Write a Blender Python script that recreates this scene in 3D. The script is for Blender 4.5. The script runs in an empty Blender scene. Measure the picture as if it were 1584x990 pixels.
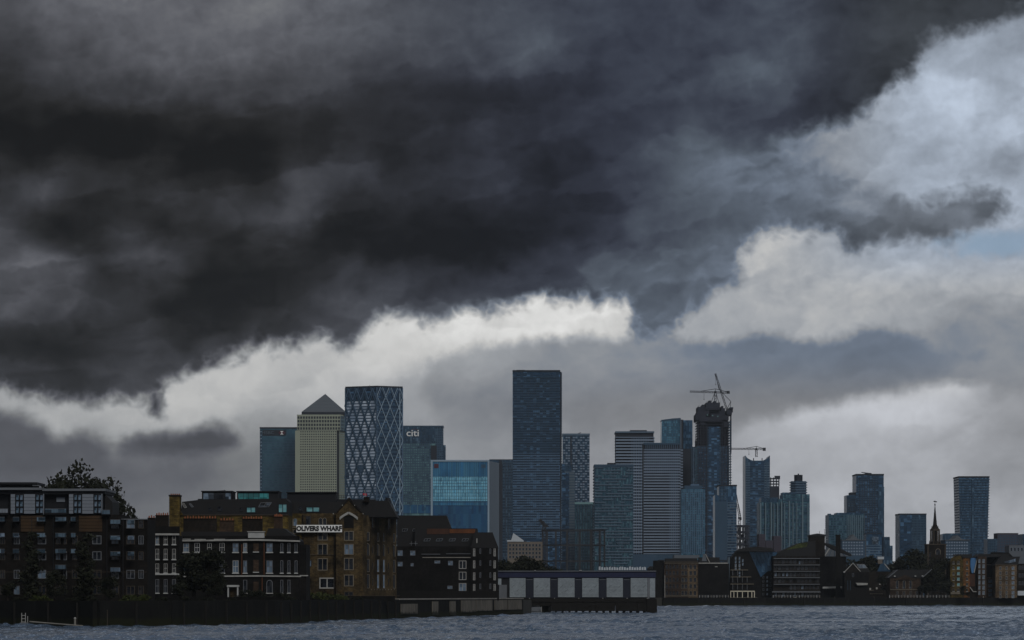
import bpy, math, random
import numpy as np
from mathutils import Vector, noise as mnoise
random.seed(7)
rng = np.random.default_rng(11)
SC = bpy.context.scene
COL = SC.collection

# ------------------------------------------------------------------ camera
F = 5000.0          # focal length in photograph pixels
CX, HY = 792.0, 920.0   # photograph column of the view axis, row of the horizon
CAMZ = 5.5
cam_d = bpy.data.cameras.new('camera')
cam = bpy.data.objects.new('camera', cam_d)
COL.objects.link(cam)
cam.location = (0, 0, CAMZ)
cam.rotation_euler = (math.radians(90), 0, 0)
cam_d.sensor_width = 36
cam_d.lens = F / 1584 * 36
cam_d.shift_y = (HY - 495) / 1584
cam_d.clip_start = 1
cam_d.clip_end = 60000
SC.camera = cam
SC.view_settings.view_transform = 'Standard'
SC.view_settings.look = 'None'
SC.view_settings.exposure = 0
SC.view_settings.gamma = 1
SC.cycles.max_bounces = 4
SC.cycles.diffuse_bounces = 2
SC.cycles.glossy_bounces = 3
SC.cycles.volume_bounces = 0

# ------------------------------------------------------------------ sun (behind thick cloud, very soft)
SUN_EL, SUN_AZ = 38, 158      # degrees; azimuth clockwise from the view axis
sun_d = bpy.data.lights.new('sun', 'SUN')
sun_d.energy = 1.3
sun_d.angle = math.radians(24)
sun_d.color = (1.0, .97, .93)
sun = bpy.data.objects.new('sun', sun_d)
COL.objects.link(sun)
a, e = math.radians(SUN_AZ), math.radians(SUN_EL)
sdir = Vector((math.sin(a) * math.cos(e), math.cos(a) * math.cos(e), math.sin(e)))
sun.rotation_euler = sdir.to_track_quat('Z', 'Y').to_euler()
sun.location = (0, -50, 300)

HAZE = 2.4e-5      # density of the air box built at the end

# ------------------------------------------------------------------ world: storm clouds over a Nishita sky
# Cloud fields live in sky directions: azimuth and elevation, written in 1/5000 rad steps.
W0, W1, H0, H1 = -160.0, 1744.0, -140.0, 940.0
NXG, NYG = 100, 72
gx = np.linspace(W0, W1, NXG); gy = np.linspace(H0, H1, NYG)
GX, GY = np.meshgrid(gx, gy)

def rbf(pts, s):
    num = np.zeros_like(GX); den = np.zeros_like(GX)
    for x, y, v in pts:
        d2 = ((GX - x) ** 2 + ((GY - y) * 1.25) ** 2)
        w = np.exp(-d2 / (2 * s * s)) + .035 * np.exp(-d2 / (2 * (2.3 * s) ** 2)) + 1e-4 * np.exp(-d2 / (2 * (5 * s) ** 2)) + 1e-9 / (1 + d2 / 1e4)
        num += w * v; den += w
    r_ = num / den
    for _ in range(2):      # light smoothing
        q_ = np.pad(r_, 1, 'edge'); r_ = (q_[1:-1, 1:-1] * 2 + q_[:-2, 1:-1] + q_[2:, 1:-1] + q_[1:-1, :-2] + q_[1:-1, 2:]) / 6
    return r_

def sdf(poly):
    P = np.array(poly, float); n = len(P)
    dmin = np.full(GX.shape, 1e9); inside = np.zeros(GX.shape, bool)
    for i in range(n):
        x0, y0 = P[i]; x1, y1 = P[(i + 1) % n]
        ex, ey = x1 - x0, y1 - y0
        t = np.clip(((GX - x0) * ex + (GY - y0) * ey) / (ex * ex + ey * ey + 1e-9), 0, 1)
        dmin = np.minimum(dmin, np.hypot(GX - x0 - t * ex, GY - y0 - t * ey))
        c = ((y0 > GY) != (y1 > GY)) & (GX < (x1 - x0) * (GY - y0) / (y1 - y0 + 1e-9) + x0)
        inside ^= c
    return np.where(inside, dmin, -dmin)

deck_poly = [(-600,-600),(2200,-600),(2200,20),(1700,20),(1584,32),(1545,58),(1500,66),(1440,72),(1428,100),(1412,130),(1372,150),(1350,175),(1310,205),(1270,208),(1225,222),(1200,228),(1216,250),(1262,262),(1320,284),(1372,304),(1440,316),(1480,304),(1530,298),
 (1560,325),(1556,350),(1500,370),(1470,380),(1400,384),(1350,384),(1310,396),(1292,366),(1235,362),(1180,376),(1150,396),(1144,432),(1112,460),(1075,482),(1060,505),(1020,520),(985,528),(975,505),(966,474),(945,468),(925,480),(900,466),(874,474),(842,464),(815,472),(788,478),(760,484),(720,490),(690,500),(660,510),(640,496),
 (600,495),(576,508),(556,528),(540,555),(520,538),(498,530),(470,540),(430,538),(400,545),(350,562),(310,580),(274,594),(258,604),(262,636),(250,652),(238,640),(226,620),(190,624),(140,630),(100,622),(60,624),(0,606),(-600,600)]
mid_polys = [
 [(672,660),(640,600),(668,560),(700,548),(720,535),(760,532),(800,526),(860,522),(900,516),(960,524),(978,512),(998,500),(1030,506),(1060,524),(1100,528),(1140,522),(1180,510),(1230,524),(1280,524),(1340,506),(1370,510),(1420,524),(1450,542),(1500,548),(1584,566),(2200,566),
  (2200,640),(1584,622),(1500,606),(1470,600),(1400,612),(1330,624),(1260,640),(1200,652),(1150,664),(1080,700),(980,760),(800,800),(720,800)],
 [(176,692),(190,676),(215,668),(245,668),(290,662),(322,652),(352,656),(372,676),(372,698),(340,708),(290,712),(210,712),(182,706)],
 [(-600,625),(0,632),(40,640),(72,652),(98,670),(140,664),(172,680),(180,710),(150,735),(90,742),(0,748),(-600,752)]]
deck_pts = [(25,298,62),(50,296,80),(70,302,74),(45,318,66),(14,318,44),(6,345,66),(14,358,62),(30,335,40),(60,345,36),(80,320,40),(110,300,42),(130,305,48),(170,298,50),(230,296,48),(260,310,50),(300,325,52),(130,350,36),(170,345,38),(250,340,40),(330,335,52),(380,325,56),(400,340,60),
 (440,350,62),(455,335,74),(468,318,80),(478,304,78),(495,285,74),(515,268,70),(540,258,60),(560,245,56),(500,310,58),(525,290,56),(480,335,46),(500,330,38),(540,325,38),(600,328,38),(660,325,42),(720,322,44),(770,318,46),(780,305,54),(720,300,54),(520,345,32),(640,380,32),(720,380,33),
 (420,365,48),(410,385,52),(450,395,40),(330,395,44),(300,400,50),(270,425,58),(240,415,60),(210,400,62),(235,440,58),(200,385,64),(180,400,52),(310,412,32),(330,440,32),(270,455,40),(255,480,36),(280,510,34),(330,510,34),(380,505,34),(430,500,36),(465,505,48),(350,470,33),(420,460,34),(470,460,42),(490,425,32),(460,410,34),(470,395,46),
 (10,425,80),(40,422,86),(70,428,84),(100,432,78),(120,442,74),(135,460,66),(30,455,82),(70,460,76),(110,475,62),(40,490,66),(80,500,50),(20,510,50),(145,445,44),(150,480,54),(160,510,56),(130,520,42),(170,455,52),(195,475,62),(170,500,44),(205,510,50),
 (560,440,56),(590,450,62),(610,435,50),(640,440,58),(700,440,62),(750,440,62),(520,455,62),(540,480,70),(570,490,74),(600,485,72),(640,485,70),(510,490,62),(700,480,76),(760,465,78),
 (1200,90,80),(1218,92,88),(1232,88,84),(1225,105,80),(1205,110,70),(1165,112,84),(1150,128,84),(1172,135,80),(1130,140,70),(1240,115,64),(1180,75,68),(1100,165,60),(1140,175,56),(1090,180,62),(1070,195,72),(1160,205,56),(1200,210,60),(1110,205,62),(1140,220,66),(1250,175,54),(1290,175,50),(1310,185,54),(1345,140,52),(1390,120,54),(1400,95,60),
 (1078,312,68),(1095,314,66),(1110,308,78),(1090,330,84),(1070,290,88),(1110,285,94),(1130,265,98),(1100,250,92),(1065,250,84),(1180,240,90),(1220,240,98),(1200,285,100),(1240,300,104),(1160,350,78),(1200,362,82),(1260,355,84),(1140,340,84),(1430,352,76),(1470,358,76),(1510,350,80),(1540,340,88),(1380,352,80),(1400,340,92),(1450,340,90),(850,60,82),(835,75,84),(860,85,76),(815,95,80),(880,70,64),(870,40,62),(850,110,60),(930,120,56),(905,128,50),(-200,0,66),(-200,80,60),(-200,200,34),(-200,300,34),(-200,450,75),(-200,540,38),
 (0,0,72),(100,15,88),(200,25,95),(300,30,94),(400,15,104),(500,20,90),(560,45,82),(640,40,80),(700,50,76),(780,50,74),(0,80,62),(100,80,78),(200,80,88),(300,80,90),(400,80,88),(500,80,80),(600,80,74),(700,90,68),(780,80,66),
 (0,115,55),(100,115,68),(200,115,77),(300,115,80),(400,115,76),(500,120,70),(600,125,58),(0,150,38),(100,150,46),(200,145,56),(300,140,66),(400,140,64),(500,150,58),(600,150,50),(700,150,48),(780,150,46),
 (0,200,31),(100,200,32),(200,200,34),(300,190,42),(400,180,46),(500,200,44),(600,200,44),(700,190,46),(780,210,48),(50,250,31),(180,250,31),(300,250,32),(400,250,33),(500,250,34),(600,250,36),(650,230,44),(700,270,46),(760,200,52),
 (10,290,40),(40,300,68),(75,308,62),(10,340,58),(100,330,36),(150,300,44),(220,300,48),(300,310,42),(400,300,40),(480,290,66),(500,270,62),(450,325,76),(430,345,60),(540,300,54),(620,310,50),(560,350,36),(650,350,34),(700,330,38),(760,350,38),
 (25,395,66),(100,370,36),(150,390,38),(200,380,60),(250,350,36),(300,380,46),(360,370,34),(430,380,40),(500,380,34),(600,400,32),(700,400,33),(760,410,36),(30,435,86),(90,440,84),(130,455,70),(180,430,46),(230,430,60),(270,410,58),(320,430,36),(400,420,34),(480,420,40),(520,430,60),(570,430,40),(650,430,50),(720,430,56),
 (-60,400,70),(30,480,78),(90,490,62),(130,480,60),(180,480,66),(220,490,58),(290,490,36),(360,490,34),(440,480,42),(500,480,62),(560,470,64),(620,470,68),(680,465,70),(0,535,36),(60,535,34),(120,540,36),(180,530,52),(240,530,54),(300,520,40),(360,520,40),(420,510,50),(470,512,70),(520,510,80),
 (0,585,58),(60,590,56),(120,590,54),(180,590,60),(230,590,64),(250,625,52),(280,565,66),(340,540,62),(400,530,66),
 (840,20,66),(900,10,68),(1000,20,62),(1100,10,64),(1200,15,68),(1300,10,58),(1400,20,62),(1500,25,58),(1560,15,60),(840,80,78),(820,60,72),(900,90,60),(980,80,60),(1060,80,64),(1130,90,66),(1210,85,78),(1220,100,80),(1270,90,60),(1330,60,66),(1400,80,60),(1350,120,56),
 (840,130,52),(900,150,54),(1000,150,60),(1080,140,66),(1150,140,82),(1180,120,86),(1200,150,70),(1260,150,58),(1320,160,50),(820,200,52),(880,210,50),(950,220,52),(1020,210,60),(1100,210,62),(1180,190,58),(1250,190,58),(1300,200,52),(1230,215,72),(1150,235,80),
 (840,260,46),(900,260,50),(960,270,56),(1030,260,74),(1080,250,84),(1150,265,96),(1220,258,112),(1280,280,120),(840,310,46),(900,320,46),(960,320,54),(1030,320,68),(1090,312,72),(1140,320,88),(1200,310,96),(1280,320,112),(1350,330,112),(1430,335,108),(1500,330,106),
 (820,365,38),(880,365,44),(940,370,58),(1000,370,72),(1060,365,82),(1120,350,86),(1180,355,92),(1240,345,92),(1300,368,84),(1350,360,88),(1420,360,88),(1490,352,100),(820,410,54),(880,410,66),(940,420,78),(1000,420,86),(1060,420,90),(1120,420,96),(820,445,66),(880,448,72),(940,450,78),(1000,460,86),(1050,465,96),(1000,485,100),
 (-200,600,56),(500,-150,80),(1200,-150,70),(0,-150,70),(1700,-100,70)]
back_pts = [(-150,640,140),(70,636,165),(100,650,178),(150,650,165),(190,645,180),(215,650,170),(180,672,150),(130,675,130),(270,620,188),(300,605,186),(330,620,185),(300,645,180),(370,590,192),(390,610,185),(430,560,190),(450,600,175),(410,650,150),(500,550,186),(520,580,185),(545,590,180),(560,530,196),(585,510,198),(600,550,205),(625,530,208),(640,560,190),(660,530,205),
 (700,510,214),(740,500,214),(780,500,214),(820,495,220),(860,490,222),(900,492,222),(940,498,216),(965,505,205),(985,520,190),(830,510,222),(640,600,150),(660,640,135),(700,600,130),
 (-100,700,85),(-100,800,90),(30,760,95),(100,760,98),(150,735,96),(200,730,94),(240,740,100),(300,735,98),(350,740,112),(400,720,122),(390,670,138),(400,780,130),(240,780,110),(0,850,110),(300,850,120),
 (640,700,128),(740,720,130),(700,820,140),(900,700,128),(900,780,140),(1000,720,132),(1080,700,130),(1150,690,132),(1200,680,142),(1250,665,150),(1300,650,156),(1380,635,160),(1450,625,160),(1480,660,140),(1550,640,122),(1584,660,118),(1250,730,140),(1300,700,146),(1380,700,140),(1430,720,140),(1500,700,128),(1560,740,122),(1584,780,132),(1200,800,142),(1280,800,150),(1380,790,138),(1460,780,140),(1560,810,138),(1400,870,140),(1000,870,140),
 (1080,500,170),(1110,488,178),(1150,480,176),(1170,500,168),(1170,420,170),(1200,400,178),(1200,450,182),(1250,400,172),(1260,440,180),(1290,480,176),(1330,420,176),(1340,470,170),(1400,410,168),(1400,450,168),(1440,480,160),(1450,430,166),(1470,395,158),(1520,385,158),(1570,372,148),(1584,395,150),(1510,420,172),(1550,425,184),(1584,425,184),(1500,450,172),(1560,460,170),(1500,490,150),(1560,500,148),(1584,530,140),(1480,520,140),
 (1700,400,165),(1700,250,165),(1700,100,165),(1230,235,120),(1300,225,140),(1340,210,155),(1390,165,158),(1400,200,162),(1440,90,128),(1440,110,150),(1470,95,150),(1495,110,172),(1500,130,160),(1470,120,138),(1440,150,180),(1470,155,186),(1500,165,192),(1515,180,190),(1480,180,178),(1440,190,165),(1390,240,152),(1440,230,148),(1350,250,150),(1310,260,140),(1400,270,158),(1420,285,164),(1450,285,155),(1360,290,140),(1480,240,158),(1530,230,165),(1560,215,182),(1584,220,185),(1545,130,140),(1530,100,145),(1560,80,140),(1584,60,130),(1570,120,165),(1584,150,155),(1530,190,155),(1560,180,158),(1550,255,132),(1584,250,140),(1530,275,140),(1580,290,160),(1530,305,182),(1540,318,190),(1520,325,165),(1580,325,175),(1560,350,165),(1584,345,165)]
mid_pts = [(-100,690,80),(20,660,86),(50,690,78),(100,700,80),(150,690,88),(150,720,86),(60,735,84),(200,690,76),(240,700,70),(290,690,70),(330,675,72),(350,695,72),(230,678,82),
 (700,560,135),(740,545,150),(790,545,140),(800,570,122),(850,555,118),(870,545,128),(920,540,128),(960,560,122),(1010,520,126),(1040,540,118),(1100,560,108),(1150,555,104),(1200,550,104),(1260,555,104),(1320,540,102),(1370,545,100),(1420,560,108),(1470,580,120),(1540,590,122),(1600,590,120),
 (690,620,118),(740,620,112),(800,620,112),(900,620,112),(1000,620,112),(1080,610,108),(1140,600,106),(1220,600,106),(1300,590,104),(1380,585,106),(1150,635,114),(1220,625,112),(700,720,126),(800,720,128),(950,700,124),(1050,670,120),(900,780,134)]
back_pts = [(x, y, v * ((1.24 if x > 950 else (1.12 if x > 600 else 1.0)) if y > 600 else ((1.03 if y < 360 else .97) if x > 1050 else 1.0))) for x, y, v in back_pts]
mid_pts = [(x, y, v * (1.14 if x > 600 else 1.05)) for x, y, v in mid_pts]
deck_pts = [(x, y, 62 + (v - 62) * 1.14) for x, y, v in deck_pts]
L_deck, L_back, L_mid = rbf(deck_pts, 15), rbf(back_pts, 14), rbf(mid_pts, 24)
M_deck = np.clip(sdf(deck_poly), -110, 110)
M_mid = np.clip(np.maximum.reduce([sdf(p) for p in mid_polys]), -90, 90)

world = bpy.data.worlds.new("World")
SC.world = world
world.use_nodes = True
NT = world.node_tree
NT.nodes.clear()
class NG:
    """tiny helper to write node maths"""
    def __init__(s, nt): s.nt = nt
    def new(s, t, **kw):
        n = s.nt.nodes.new(t)
        for k, v in kw.items(): setattr(n, k, v)
        return n
    def put(s, sock, v):
        if v is None: return
        if isinstance(v, bpy.types.NodeSocket): s.nt.links.new(v, sock)
        else: sock.default_value = v
    def m(s, op, a, b=None, c=None, clamp=False):
        n = s.new('ShaderNodeMath', operation=op, use_clamp=clamp)
        s.put(n.inputs[0], a); s.put(n.inputs[1], b); s.put(n.inputs[2], c)
        return n.outputs[0]
    def mr(s, v, a, b, c=0.0, d=1.0, smooth=True):
        n = s.new('ShaderNodeMapRange', interpolation_type='SMOOTHSTEP' if smooth else 'LINEAR')
        for i, q in enumerate((v, a, b, c, d)): s.put(n.inputs[i], q)
        return n.outputs[0]
    def mix(s, f, a, b, t='RGBA', bt='MIX'):
        n = s.new('ShaderNodeMix', data_type=t)
        if t == 'RGBA': n.blend_type = bt
        ins = [i for i in n.inputs if i.enabled]
        s.put(ins[0], f); s.put(ins[1], a); s.put(ins[2], b)
        return [o for o in n.outputs if o.enabled][0]
    def xyz(s, x, y, z):
        n = s.new('ShaderNodeCombineXYZ')
        s.put(n.inputs[0], x); s.put(n.inputs[1], y); s.put(n.inputs[2], z)
        return n.outputs[0]
    def noise(s, vec, scale, detail=4, rough=.55, dist=0.0, col=False):
        n = s.new('ShaderNodeTexNoise')
        s.put(n.inputs['Vector'], vec); n.inputs['Scale'].default_value = scale
        n.inputs['Detail'].default_value = detail; n.inputs['Roughness'].default_value = rough
        n.inputs['Distortion'].default_value = dist
        return n.outputs['Color' if col else 'Fac']
g = NG(NT)
tc = g.new('ShaderNodeTexCoord')
sep = g.new('ShaderNodeSeparateXYZ'); NT.links.new(tc.outputs['Generated'], sep.inputs[0])
dx, dy, dz = sep.outputs
az = g.m('ARCTAN2', dx, dy)
hor = g.m('SQRT', g.m('ADD', g.m('MULTIPLY', dx, dx), g.m('MULTIPLY', dy, dy)))
el = g.m('ARCTAN2', dz, hor)
PX = g.m('MULTIPLY_ADD', az, F, CX)
PY = g.m('MULTIPLY_ADD', el, -F, HY)
base = g.xyz(g.m('DIVIDE', PX, 1000.0), g.m('DIVIDE', PY, 1000.0), 0.0)
# domain warp: large slow swirls, then billows, then fine tearing
def warp(vec_scale, amp_x, amp_y, detail, off):
    c = g.noise(g.xyz(g.m('DIVIDE', PX, 1000.0), g.m('DIVIDE', PY, 1000.0), off), vec_scale, detail, .58, col=True)
    s_ = g.new('ShaderNodeSeparateColor'); NT.links.new(c, s_.inputs[0])
    return (g.m('MULTIPLY', g.m('SUBTRACT', s_.outputs[0], .5), amp_x), g.m('MULTIPLY', g.m('SUBTRACT', s_.outputs[1], .5), amp_y))
w1 = warp(11.0, 50.0, 40.0, 2.5, 3.1)
w2 = warp(36.0, 34.0, 28.0, 3.5, 7.7)
WX = g.m('ADD', g.m('ADD', PX, w1[0]), w2[0]); WY = g.m('ADD', g.m('ADD', PY, w1[1]), w2[1])
def norm(v, a, b): return g.m('DIVIDE', g.m('SUBTRACT', v, a), b - a, clamp=True)
U, V = norm(WX, W0, W1), norm(WY, H0, H1)
MUx = g.m('MULTIPLY_ADD', w1[0], .45, PX); MVy = g.m('MULTIPLY_ADD', w1[1], .45, PY)
MU, MV = norm(g.m('ADD', MUx, w2[0]), W0, W1), norm(g.m('ADD', MVy, w2[1]), H0, H1)
def fcurve(inp, vals, us):
    n = g.new('ShaderNodeFloatCurve')
    c = n.mapping.curves[0]
    for _ in range(len(vals) - 2): c.points.new(.5, .5)
    for p, x, v in zip(c.points, us, vals):
        p.location = (x, v); p.handle_type = 'AUTO'
    n.mapping.update()
    NT.links.new(inp, n.inputs['Value'])
    return n.outputs[0]
def field(grid, rank, u, v):
    m0 = float(grid.mean())
    A, S, B = np.linalg.svd(grid - m0, full_matrices=False)
    tot = None
    for k in range(rank):
        q = math.sqrt(S[k]); fx, fy = B[k] * q, A[:, k] * q
        outs = []
        for f, inp, us in ((fx, u, np.linspace(0, 1, NXG)), (fy, v, np.linspace(0, 1, NYG))):
            lo, hi = float(f.min()), float(f.max()); r = max(hi - lo, 1e-6)
            outs.append(g.m('MULTIPLY_ADD', fcurve(inp, (f - lo) / r, us), r, lo))
        tot = g.m('MULTIPLY_ADD', outs[0], outs[1], m0 if tot is None else tot)
    return tot
f_deck = field(L_deck, 26, U, V)
f_back = field(L_back, 20, U, V)
f_mid = field(L_mid, 9, U, V)
MU, MV = norm(g.m('MULTIPLY_ADD', w2[0], .65, MUx), W0, W1), norm(g.m('MULTIPLY_ADD', w2[1], .65, MVy), H0, H1)
m_deck = field(M_deck, 16, MU, MV)
m_mid = field(M_mid, 13, MU, MV)
n_fine = g.noise(base, 48.0, 3, .5)
n_bil = g.m('ABSOLUTE', g.m('SUBTRACT', g.noise(base, 17.0, 3, .5, .3), .5))
n_bil2 = g.m('ABSOLUTE', g.m('SUBTRACT', g.noise(base, 41.0, 2, .5, .3), .5))
n_med = g.noise(g.xyz(g.m('DIVIDE', PX, 1500.0), g.m('DIVIDE', PY, 900.0), 1.3), 13.0, 4, .55, .6)
edge_n = g.m('ADD', g.m('MULTIPLY', g.m('SUBTRACT', n_bil, .1), 60.0), g.m('MULTIPLY', g.m('SUBTRACT', n_bil2, .1), 26.0))
# deck edge: crisp near the bright gap, softer to the right where it thins out
soft = g.mr(PX, 950.0, 1300.0, 15.0, 15.0)
a_deck = g.mr(g.m('DIVIDE', g.m('ADD', m_deck, edge_n), soft), -1.0, 1.35)
a_mid = g.mr(g.m('ADD', m_mid, g.m('MULTIPLY', edge_n, g.mr(PY, 540.0, 590.0, .6, .3))), -11.0, g.mr(PY, 560.0, 600.0, 14.0, 22.0))
lum = g.mix(a_mid, f_back, f_mid, 'FLOAT')
lum = g.mix(a_deck, lum, f_deck, 'FLOAT')
# texture inside the clouds
tex = g.m('ADD', g.m('ADD', g.m('MULTIPLY', g.m('SUBTRACT', n_med, .5), .34), g.m('MULTIPLY', g.m('SUBTRACT', n_fine, .5), .07)), g.m('ADD', g.m('MULTIPLY', g.m('SUBTRACT', .1, n_bil), .5), g.m('MULTIPLY', g.m('SUBTRACT', .09, n_bil2), .22)))
# folds: sheets of cloud with one crisp edge, sheared up to the right
def folds(sx_, sy_, shear, off, t):
    v = g.xyz(g.m('DIVIDE', g.m('ADD', g.m('MULTIPLY_ADD', PY, shear, PX), w1[0]), sx_), g.m('DIVIDE', g.m('ADD', g.m('MULTIPLY_ADD', PX, .22, PY), g.m('MULTIPLY', w2[1], .8)), sy_), off)
    n = g.noise(v, 1.0, 3.5, .5, .15)
    return g.m('MULTIPLY', g.mr(n, t, t + .075), g.mr(n, t + .05, t + .28, 1.0, 0.0))
fo = g.m('ADD', g.m('MULTIPLY', folds(260.0, 95.0, -.5, 2.7, .45), .20), g.m('MULTIPLY', folds(120.0, 58.0, -.4, 9.1, .48), .11))
fo = g.m('SUBTRACT', fo, .08)
tex = g.m('ADD', tex, g.m('MULTIPLY', fo, g.mix(a_deck, .6, g.mr(PY, 60.0, 230.0, .45, 1.0), 'FLOAT')))
tex_amt = g.mix(a_deck, g.mr(PY, 420.0, 560.0, .62, .30), .85, 'FLOAT')
lum = g.m('MULTIPLY', lum, g.m('MULTIPLY_ADD', tex, tex_amt, 1.0))
# outside the charted part of the sky: broken storm cloud of the same kind
dirn = tc.outputs['Generated']
mp = g.new('ShaderNodeMapping'); NT.links.new(dirn, mp.inputs[0]); mp.inputs['Scale'].default_value = (1, 1, 2.2)
o_n = g.noise(mp.outputs[0], 3.1, 7, .6, .5)
o_l = g.mr(o_n, .36, .68, 58.0, 165.0)
ex = g.m('MAXIMUM', g.mr(g.m('ABSOLUTE', g.m('SUBTRACT', PX, CX)), 830.0, 1040.0), g.mr(PY, -10.0, -190.0))
lum = g.mix(ex, lum, o_l, 'FLOAT')
lin = g.m('POWER', g.m('DIVIDE', g.m('MAXIMUM', lum, 20.0), 255.0), 2.2)
lin = g.m('MAXIMUM', g.m('SUBTRACT', lin, g.mr(PY, 200.0, 800.0, .0025, .010, False)), .006)
# tint: neutral to the left, steel blue to the right, warmer where it is brightest, blue hole at the far right
cool = g.mr(PX, 350.0, 1020.0)
hi = g.mr(lum, 150.0, 205.0)
low = g.mr(PY, 540.0, 640.0)
dark_t = g.mix(g.mr(lum, 36.0, 62.0), (1.0, 1.0, 1.02, 1), (.95, .98, 1.12, 1))
dark_c = g.mix(g.mr(lum, 45.0, 95.0), (.80, .93, 1.45, 1), (.80, .98, 1.27, 1))
t1 = g.mix(cool, g.mix(g.mr(lum, 90.0, 130.0), dark_t, (.97, 1.0, 1.03, 1)), g.mix(g.mr(lum, 120.0, 150.0), dark_c, (.94, 1.0, 1.09, 1)))
right = g.m('MULTIPLY', g.mr(PX, 1180.0, 1420.0), g.mr(PY, 470.0, 380.0))
t2 = g.mix(hi, t1, (1.0, 1.0, .985, 1))
t2 = g.mix(g.m('MULTIPLY', low, cool), t2, (.96, .99, 1.06, 1))
t2 = g.mix(right, t2, (.86, .99, 1.19, 1))
cloud = g.mix(1.0, t2, g.xyz(lin, lin, lin), bt='MULTIPLY')
sky = g.new('ShaderNodeTexSky', sky_type='NISHITA', sun_disc=False)
sky.sun_elevation = math.radians(SUN_EL); sky.sun_rotation = math.radians(SUN_AZ)
bx_ = g.m('DIVIDE', g.m('SUBTRACT', PX, 1540.0), 95.0); by_ = g.m('DIVIDE', g.m('SUBTRACT', PY, 386.0), 24.0)
hole = g.m('SUBTRACT', 1.0, g.m('SQRT', g.m('ADD', g.m('MULTIPLY', bx_, bx_), g.m('MULTIPLY', by_, by_))))
hole = g.mr(g.m('ADD', hole, g.m('SUBTRACT', n_fine, .5)), -.2, .7)
cloud = g.mix(g.m('MULTIPLY', hole, .75), cloud, (.25, .36, .52, 1))
hole = g.m('MULTIPLY', hole, .25)
bg = g.new('ShaderNodeBackground'); bg.inputs['Strength'].default_value = 0.055
inv = g.mix(1.0, cloud, (1 / .055, 1 / .055, 1 / .055, 1), bt='MULTIPLY')
for n_ in NT.nodes:
    if n_.type == 'MIX' and n_.data_type == 'RGBA': n_.clamp_result = False
NT.links.new(g.mix(hole, inv, sky.outputs[0]), bg.inputs['Color'])
wo = g.new('ShaderNodeOutputWorld'); NT.links.new(bg.outputs[0], wo.inputs['Surface'])
world.cycles.sampling_method = 'MANUAL'; world.cycles.sample_map_resolution = 512

# ------------------------------------------------------------------ materials
MATS = {}
def new_mat(name):
    m = bpy.data.materials.new(name); m.use_nodes = True
    nt = m.node_tree; nt.nodes.clear()
    q = NG(nt)
    b = q.new('ShaderNodeBsdfPrincipled'); o = q.new('ShaderNodeOutputMaterial')
    nt.links.new(b.outputs[0], o.inputs['Surface'])
    MATS[name] = m
    return m, q, b
def c4(c, k=1.0): return (c[0] * k, c[1] * k, c[2] * k, 1)
def solid(name, col, rough=.8, var=.25, scale=.6, metal=0.0, streak=1.0, spec=.3):
    """weathered matt surface: two scales of blotches and vertical streaking"""
    m, q, b = new_mat(name)
    t = q.new('ShaderNodeTexCoord').outputs['Object']
    mp = q.new('ShaderNodeMapping'); q.nt.links.new(t, mp.inputs[0]); mp.inputs['Scale'].default_value = (1, 1, .35 * streak)
    n1 = q.noise(mp.outputs[0], scale, 5, .6); n2 = q.noise(t, scale * .13, 3, .5)
    f = q.m('ADD', q.m('MULTIPLY', n1, .6), q.m('MULTIPLY', n2, .4))
    f = q.mr(f, .3, .7, 1 - var, 1 + var, False)
    q.put(b.inputs['Base Color'], q.mix(1.0, c4(col), q.xyz(f, f, f), bt='MULTIPLY'))
    b.inputs['Roughness'].default_value = rough; b.inputs['Metallic'].default_value = metal
    b.inputs['Specular IOR Level'].default_value = spec
    return m
def brick(name, col, col2, mortar=None, sc=1.0, rough=.9, soot=.5):
    m, q, b = new_mat(name)
    t = q.new('ShaderNodeTexCoord').outputs['Object']
    s_ = q.new('ShaderNodeSeparateXYZ'); q.nt.links.new(t, s_.inputs[0])
    v = q.xyz(q.m('ADD', s_.outputs[0], s_.outputs[1]), s_.outputs[2], 0.0)
    br = q.new('ShaderNodeTexBrick'); q.nt.links.new(v, br.inputs['Vector'])
    br.inputs['Scale'].default_value = sc; br.inputs['Brick Width'].default_value = .9; br.inputs['Row Height'].default_value = .3
    br.inputs['Mortar Size'].default_value = .02; br.inputs['Color1'].default_value = c4(col); br.inputs['Color2'].default_value = c4(col2)
    br.inputs['Mortar'].default_value = c4(mortar or col2)
    n1 = q.noise(t, .16, 5, .65); f = q.mr(n1, .36, .64, 1 - soot, 1.7, False)
    n2 = q.noise(t, 1.3, 3, .6); f = q.m('MULTIPLY', f, q.mr(n2, .3, .7, .7, 1.3, False))
    q.put(b.inputs['Base Color'], q.mix(1.0, br.outputs['Color'], q.xyz(f, f, f), bt='MULTIPLY'))
    b.inputs['Roughness'].default_value = rough; b.inputs['Specular IOR Level'].default_value = .15
    return m
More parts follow.
